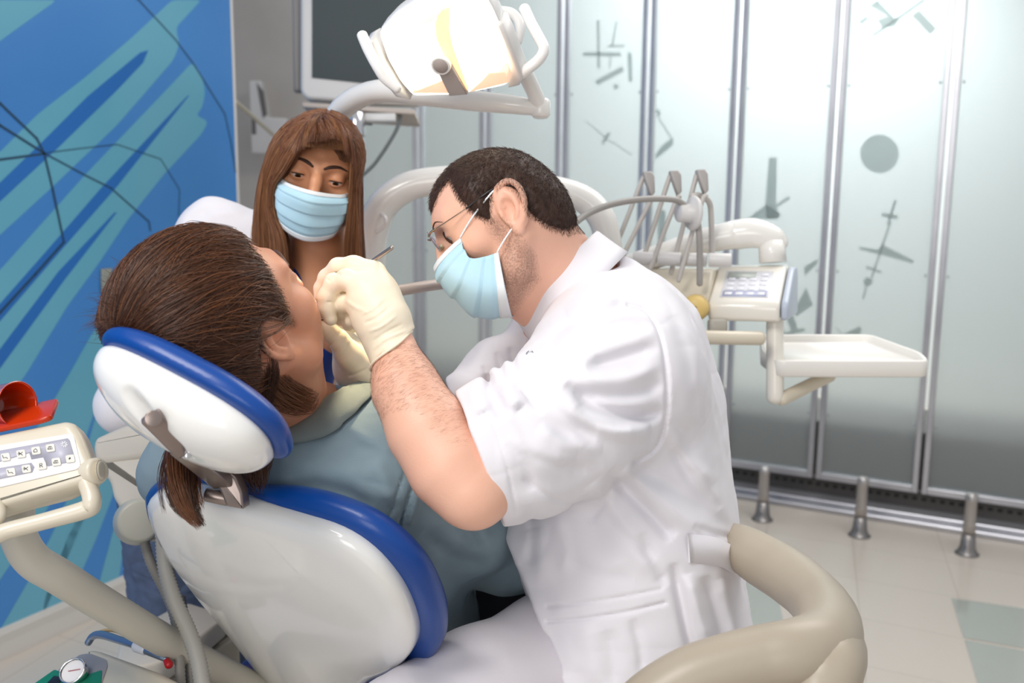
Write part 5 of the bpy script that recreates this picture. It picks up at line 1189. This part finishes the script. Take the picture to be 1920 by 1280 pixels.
for gd, n, m_ in [([(338,812,1.19,.008),(325,860,1.14,.008),(322,905,1.11,.007),(332,945,1.095,.005),(348,968,1.088,.003)], 170, M_hair_p),
    ([(345,812,1.19,.010),(334,865,1.13,.010),(336,915,1.10,.008),(350,955,1.088,.006),(374,988,1.08,.003)], 260, M_hair_p2),
    ([(356,820,1.18,.009),(348,870,1.13,.009),(350,920,1.10,.008),(362,958,1.088,.005),(382,986,1.08,.002)], 240, M_hair_p),
    ([(368,840,1.17,.006),(364,885,1.13,.006),(368,925,1.10,.005),(378,955,1.09,.003)], 90, M_hair_p2),
    ([(318,835,1.18,.003),(303,880,1.13,.003),(300,920,1.11,.002),(308,962,1.10,.002)], 26, M_hair_p)]: lock(gd, n, 1, .00026, m_, hm, jit=.0012)
lock([(470,815,1.20,.016),(474,850,1.17,.017),(472,880,1.15,.014),(482,912,1.14,.008)], 420, 1, .00028, M_hair_p, hm)
lock([(492,690,1.13,.010),(508,722,1.14,.013),(535,742,1.15,.014),(570,752,1.165,.011),(585,742,1.18,.006)], 480, 1, .00026, M_hair_p2, hm)
lock([(490,640,1.12,.010),(494,690,1.125,.011),(490,725,1.13,.012),(482,760,1.13,.012)], 500, 1, .00026, M_hair_p, hm)
# shirt
f = Field()
f.cap(P(345,885,1.37), P(560,850,1.31), .062, .085, .04); f.cap(P(560,850,1.31), P(722,858,1.275), .085, .082, .04)
for s in (-1, 0, 1):
    o = Wc*.085*s
    f.chain([P(560,880,1.33)+o, P(620,1000,1.45)+o, P(690,1180,1.67)+o], [.100,.115,.125], .05)
f.chain(PL([(735,868,1.275),(800,925,1.315),(870,985,1.40),(945,1040,1.49),(1000,1050,1.56)]), [.080,.070,.062,.052,.046], .03)
f.cap(P(518,705,1.22), P(562,800,1.29), .053, .060, .02, 's')
f.cap(PFR.w((0, -.030, -.045)), P(522, 715, 1.225), .056, .054, .01, 's')
fo5 = folds([([(786,882),(770,920),(756,960),(748,985)], -.0045, .0025, 0), ([(764,872),(748,915),(734,955),(726,978)], -.002, .0018, 0), ([(796,890),(782,935),(770,980)], .003, .004, 0), ([(620,850),(690,840),(760,850)], -.002, .01), ([(650,800),(700,830),(740,850)], .003, .009),
    ([(800,930),(850,960),(900,1030)], -.006, .012), ([(830,900),(880,960),(930,1040)], .005, .014), ([(790,1000),(850,1040),(920,1060)], -.006, .014), ([(520,860),(600,880),(700,890)], .003, .014), ([(540,900),(640,920),(700,950)], -.004, .010), ([(700,860),(720,900),(735,950)], .003, .012)])
f.post = lambda p, d: d - fo5(p) - vnoise(p, 22, 11)*.006 - vnoise(p, 55, 12)*.002 + crease(p, 10, 41, (1, 1, 2))*.0010
fs_ = f; shirt = build('shirt', f.mesh(.0032), M_shirt, pat)
M_coll = mat('shirt_collar_cloth', '858f8c', .8, noise=(10, '7b8583'), bump=(700, .15))
ci = smooth_path(np.array(PL([(492,812,1.20),(522,780,1.20),(560,764,1.21),(600,750,1.225),(640,744,1.25),(672,752,1.28),(695,764,1.31)])), 8)
co_ = smooth_path(np.array(PL([(488,850,1.19),(522,830,1.19),(570,824,1.19),(620,812,1.20),(662,796,1.215),(696,778,1.24),(716,768,1.27)])), 8)
ci = proj(fs_, ci, .010); co_ = proj(fs_, co_, .005)
Gc = np.stack([ci + FW*.012 - UP*.004, ci, ci*.75 + co_*.25 + vt*.004, ci*.5 + co_*.5 + vt*.005, ci*.25 + co_*.75 + vt*.003, co_])
build('shirt_collar', gridsheet(Gc, .0022), M_coll, shirt)
# jeans
f = Field(); 
for s in (-1, 1):
    o = Wc*.075*s; f.chain([P(700,1190,1.68)+o, P(800,1190,1.86)+o, P(850,1120,2.2)+o*1.2, P(880,1080,2.5)+o*1.2], [.125,.10,.085,.07], .04)
f.cap(P(855,1090,1.62), P(990,1125,1.66), .075, .07, .04)
f.post = lambda p, d: d - vnoise(p, 30, 14)*.008
build('jeans', f.mesh(.005), M_jeand, pat)
for s in (-1, 1):
    fk = P(880,1080,2.5) + Wc*.09*s; f = Field(); f.chain([fk, fk + fwd_h*.3 - Z3*.18], [.068,.05], .03)
    build('jeans_leg', f.mesh(.006), M_jeand, pat)
    f = Field(); b_ = fk + fwd_h*.33 - Z3*.18; f.chain([b_, b_ + Z3*.10 + fwd_h*.04], [.045, .04], .02); build('shoe', f.mesh(.006), M_dark, pat)

# ------------------------------------------------------------------ the assistant
ass = thing('person', 'dental assistant with long chestnut hair and blue mask standing behind the patient', 'person', np.array([-.62, 2.05, 0]))
AR, AF, AU = D(-.927, .183, .19), D(.12, -.36, .92), D(.24, .885, .315)
ao = P(595, 330, 1.62) - AF*.077 - AU*.008; afr = Fr(ao, AR, AF); afr.s = .96
if afr.R[2] @ AU < 0: afr.R[2] *= -1
f = Field(); head_ops(f, afr, fem=True, ears=(0, 0), cran=(((0, -.012, .024), (.071, .088, .074)), ((0, .030, .020), (.062, .056, .058))), eye_pitch=-24, eye_open=.0040, jaw=.88, jz=(-.038, .048), chin=(.070, -.078))
f.chain([afr.w((0, -.02, -.05)), P(598, 470, 1.755), P(590, 540, 1.79)], [.046, .046, .055], .03)
f.chain(PL([(585,560,1.80),(520,700,1.88),(430,900,2.0)]), [.085,.10,.11], .03)
f.cap(P(400,440,1.82), P(680,570,1.80), .045, .045, .03)
f.chain(PL([(682,575,1.80),(690,720,1.72),(684,800,1.66)]), [.045,.040,.035], .02)
f.chain(PL([(684,800,1.66),(672,740,1.60),(664,680,1.56),(655,650,1.53)]), [.034,.030,.024,.020], .02)
f.chain(PL([(655,650,1.53),(648,628,1.50),(640,615,1.48)]), [.018,.012,.009], .01)
for dx in (6, 12, 18): f.chain(PL([(652+dx,648,1.53),(650+dx,622,1.51),(640+dx,604,1.49)]), [.011,.009,.008], .008)
f.chain(PL([(400,445,1.82),(340,560,1.80),(330,700,1.78)]), [.045,.04,.035], .02)
fa_ = f; v, q4 = f.mesh(.0024)
AH = [(.2,.3),(.2,.085),(.085,.080),(.070,.064),(.052,.050),(.040,.0),(.034,-.2),(-.3,-.2),(-.3,.3)]
lv = afr.l(v); sd_ = sdpoly(lv[:, 1:], AH)
build('body', (v, q4), M_skin_a, ass, attrs={'dark': np.where((np.linalg.norm(lv, axis=1) < .16) & (lv[:, 2] > -.02), np.clip(sd_/.012 + .3, 0, 1), 0)})
eyes(ass, afr, (-.05, .80, -.56)); brows(ass, fa_, afr, mat('brow_dark', '3a2015', .6), .0015); lashes(ass, afr, -24, .0040)
face_mask(ass, afr, [((-.060,.060,-.012),(-.040,.094,-.012),(0,.116,-.010)), ((-.066,.058,-.026),(-.048,.096,-.028),(0,.121,-.030)), ((-.067,.054,-.040),(-.050,.090,-.048),(0,.112,-.052)),
     ((-.062,.053,-.056),(-.048,.086,-.068),(0,.104,-.076)), ((-.056,.048,-.072),(-.042,.075,-.094),(0,.091,-.104))], .0035)
fh = Field(); fh.ell((0, -.016, .026), (.0745, .090, .079), fr=afr); fh.ell((0, .018, .024), (.067, .066, .061), .02, fr=afr)
def apost(p, d):
    q = afr.l(p); s = sdpoly(q[:, 1:], AH); return np.maximum(d, -s*1.0)
fh.post = apost; hm = build('hair', fh.mesh(.003), M_hair_a, ass)
def family(gA, gB, n, r, m, par, dep=.02, K2=20, nm='hair_strands', jit=.0015, proj_n=0):
    """strands interpolated between two guide curves (px,py,t) with depth spread"""
    a = smooth_path(np.array(PL(gA)), 8); b = smooth_path(np.array(PL(gB)), 8); kk = np.linspace(0, 1, K2)
    ra = np.stack([np.interp(kk, np.linspace(0, 1, len(a)), a[:, i]) for i in range(3)], 1); rb = np.stack([np.interp(kk, np.linspace(0, 1, len(b)), b[:, i]) for i in range(3)], 1)
    u = rng.uniform(0, 1, n)[:, None, None]; ww = rng.uniform(0, 1, n)[:, None, None]; t = kk[None, :, None]
    L2 = ra*(1-u) + rb*u + FW*dep*ww*np.minimum(1, t*4) + (rng.normal(size=(n, 1, 3))*jit)*np.sin(t*rng.uniform(2, 8, (n, 1, 1)) + rng.uniform(0, 6, (n, 1, 1))) - FW*.006*np.sin(u*9)*np.minimum(1, t*3)
    return build(nm, strands(L2, r, .5), m, par)
lo_g = [(596,214,1.70),(548,226,1.70),(510,262,1.69),(490,320,1.685),(478,390,1.69),(472,450,1.70),(468,530,1.71)]
li_g = [(604,216,1.63),(575,244,1.59),(554,286,1.572),(532,322,1.595),(514,352,1.625),(516,400,1.64),(534,450,1.645),(540,520,1.66)]
family(lo_g, li_g, 2600, .00042, M_hair_a, hm, .05); family(lo_g, li_g, 1100, .0004, M_hair_a2, hm, .01)
ri_g = [(610,216,1.63),(640,238,1.60),(658,275,1.60),(657,325,1.615),(655,370,1.64),(650,420,1.65),(642,510,1.68)]
ro_g = [(612,214,1.70),(648,232,1.70),(668,275,1.69),(672,350,1.69),(673,420,1.69),(676,480,1.70),(680,530,1.71)]
family(ro_g, ri_g, 2000, .00042, M_hair_a, hm, .05); family(ro_g, ri_g, 900, .0004, M_hair_a2, hm, .01)
family([(602,214,1.62),(580,228,1.59),(564,250,1.572),(553,286,1.568)], [(606,214,1.62),(604,226,1.580),(610,242,1.566),(622,257,1.562)], 1300, .0004, M_hair_a, hm, .012, 12)
family([(604,214,1.62),(610,226,1.58),(618,242,1.566),(630,258,1.563)], [(608,214,1.62),(632,228,1.59),(652,252,1.580),(661,290,1.590)], 1300, .0004, M_hair_a, hm, .012, 12)
family([(588,215,1.625),(584,232,1.585),(580,250,1.564),(574,268,1.560)], [(620,215,1.625),(618,232,1.580),(622,246,1.560),(628,260,1.558)], 1500, .0004, M_hair_a, hm, .010, 12)
family([(610,214,1.62),(632,230,1.582),(644,252,1.565),(648,282,1.566)], [(612,214,1.62),(640,232,1.59),(658,262,1.58),(664,312,1.590)], 1200, .0004, M_hair_a, hm, .006, 12)
family([(602,213,1.62),(582,226,1.588),(570,248,1.567),(562,274,1.562)], [(608,213,1.62),(630,228,1.585),(648,252,1.572),(657,282,1.584)], 600, .00036, M_hair_a2, hm, .006, 12)
# strands combed over the crown from the parting
for m_, n in ((M_hair_a, 3200), (M_hair_a2, 1300)):
    sgn = np.where(rng.uniform(size=n) < .5, -1, 1); y0 = rng.uniform(-.105, .075, n); K2 = 12; L2 = []
    for k in range(K2):
        a = math.radians(3 + 112*k/(K2-1)); sc_ = np.sqrt(np.clip(1 - ((y0 + .016)/.1)**2, .02, 1))
        L2.append(np.stack([sgn*.077*math.sin(a)*sc_ + .004, y0 + .012*math.sin(a)*np.where(y0 > 0, -1, .4), .026 + .082*math.cos(a)*sc_], 1))
    L2 = afr.w(np.stack(L2, 1).reshape(-1, 3)); fh.post = None; L2 = proj(fh, L2, .001, 2) + rng.normal(size=L2.shape)*.0004; fh.post = apost; L2 = L2.reshape(n, K2, 3)
    build('hair_strands', strands(L2, .0004, .8), m_, hm)
# clothes
f = Field(); 
f.cap(P(402,440,1.83), P(560,500,1.84), .062, .085, .04); f.cap(P(560,500,1.86), P(672,580,1.82), .08, .058, .04)
f.chain(PL([(545,600,1.87),(480,740,1.95),(420,840,2.05)]), [.12,.125,.13], .05)
f.chain(PL([(395,445,1.83),(330,560,1.82),(270,700,1.8),(235,760,1.78)]), [.062,.056,.055,.055], .03)
f.chain(PL([(680,580,1.82),(692,690,1.75)]), [.058,.056], .03)
f.ell(P(592, 470, 1.72), (.055, .10, .10), .01, 's')
f.cap(P(598,440,1.74), P(582,540,1.70), .048, .018, .012, 's')
fo6 = folds([([(385,400),(420,395),(460,400)], .004, .012), ([(350,420),(380,400),(430,385)], -.004, .01)])
f.post = lambda p, d: d - fo6(p) - vnoise(p, 24, 21)*.008
cloth = build('coat', f.mesh(.005), M_coat, ass)
f = Field(); f.cap(P(575,545,1.80), P(520,700,1.86), .088, .105, .03); f.cap(P(600,520,1.78), P(640,560,1.79), .05, .04, .03)
f.cap(P(598,400,1.72), P(588,530,1.70), .052, .022, .01, 's')
build('scrub_top', f.mesh(.005), mat('royal_blue_scrub', '123a8c', .75), cloth)
f = Field(); an1 = np.array([P(286,1100,2.25)[0], P(286,1100,2.25)[1], .06]); an2 = np.array([P(480,1200,2.3)[0], P(480,1200,2.3)[1], .06])
hipa = P(340,900,2.12); hipb = P(430,910,2.16)
f.chain([hipa, (hipa + an1)/2 + Z3*.02, an1], [.13,.085,.062], .03); f.chain([hipb, (hipb + an2)/2 + Z3*.02, an2], [.13,.085,.062], .03)
f.plane((0, 0, .03), (0, 0, -1), .002); f.post = lambda p, d: d - vnoise(p, 22, 31)*.010 + crease(p, 9, 61, (1, 1, 3))*.0035
build('jeans', f.mesh(.005), M_jean, ass)
for a in (an1, an2):
    f = Field(); h0 = np.array([a[0], a[1], .04]); d_ = norm(np.array([.5, -.85, 0])); f.chain([h0 - d_*.02 + Z3*.01, h0 + d_*.08, h0 + d_*.15 - Z3*.01], [.042,.036,.030], .02); f.plane((0, 0, .0), (0, 0, -1), .002)
    build('shoe', f.mesh(.005), M_dark, ass)
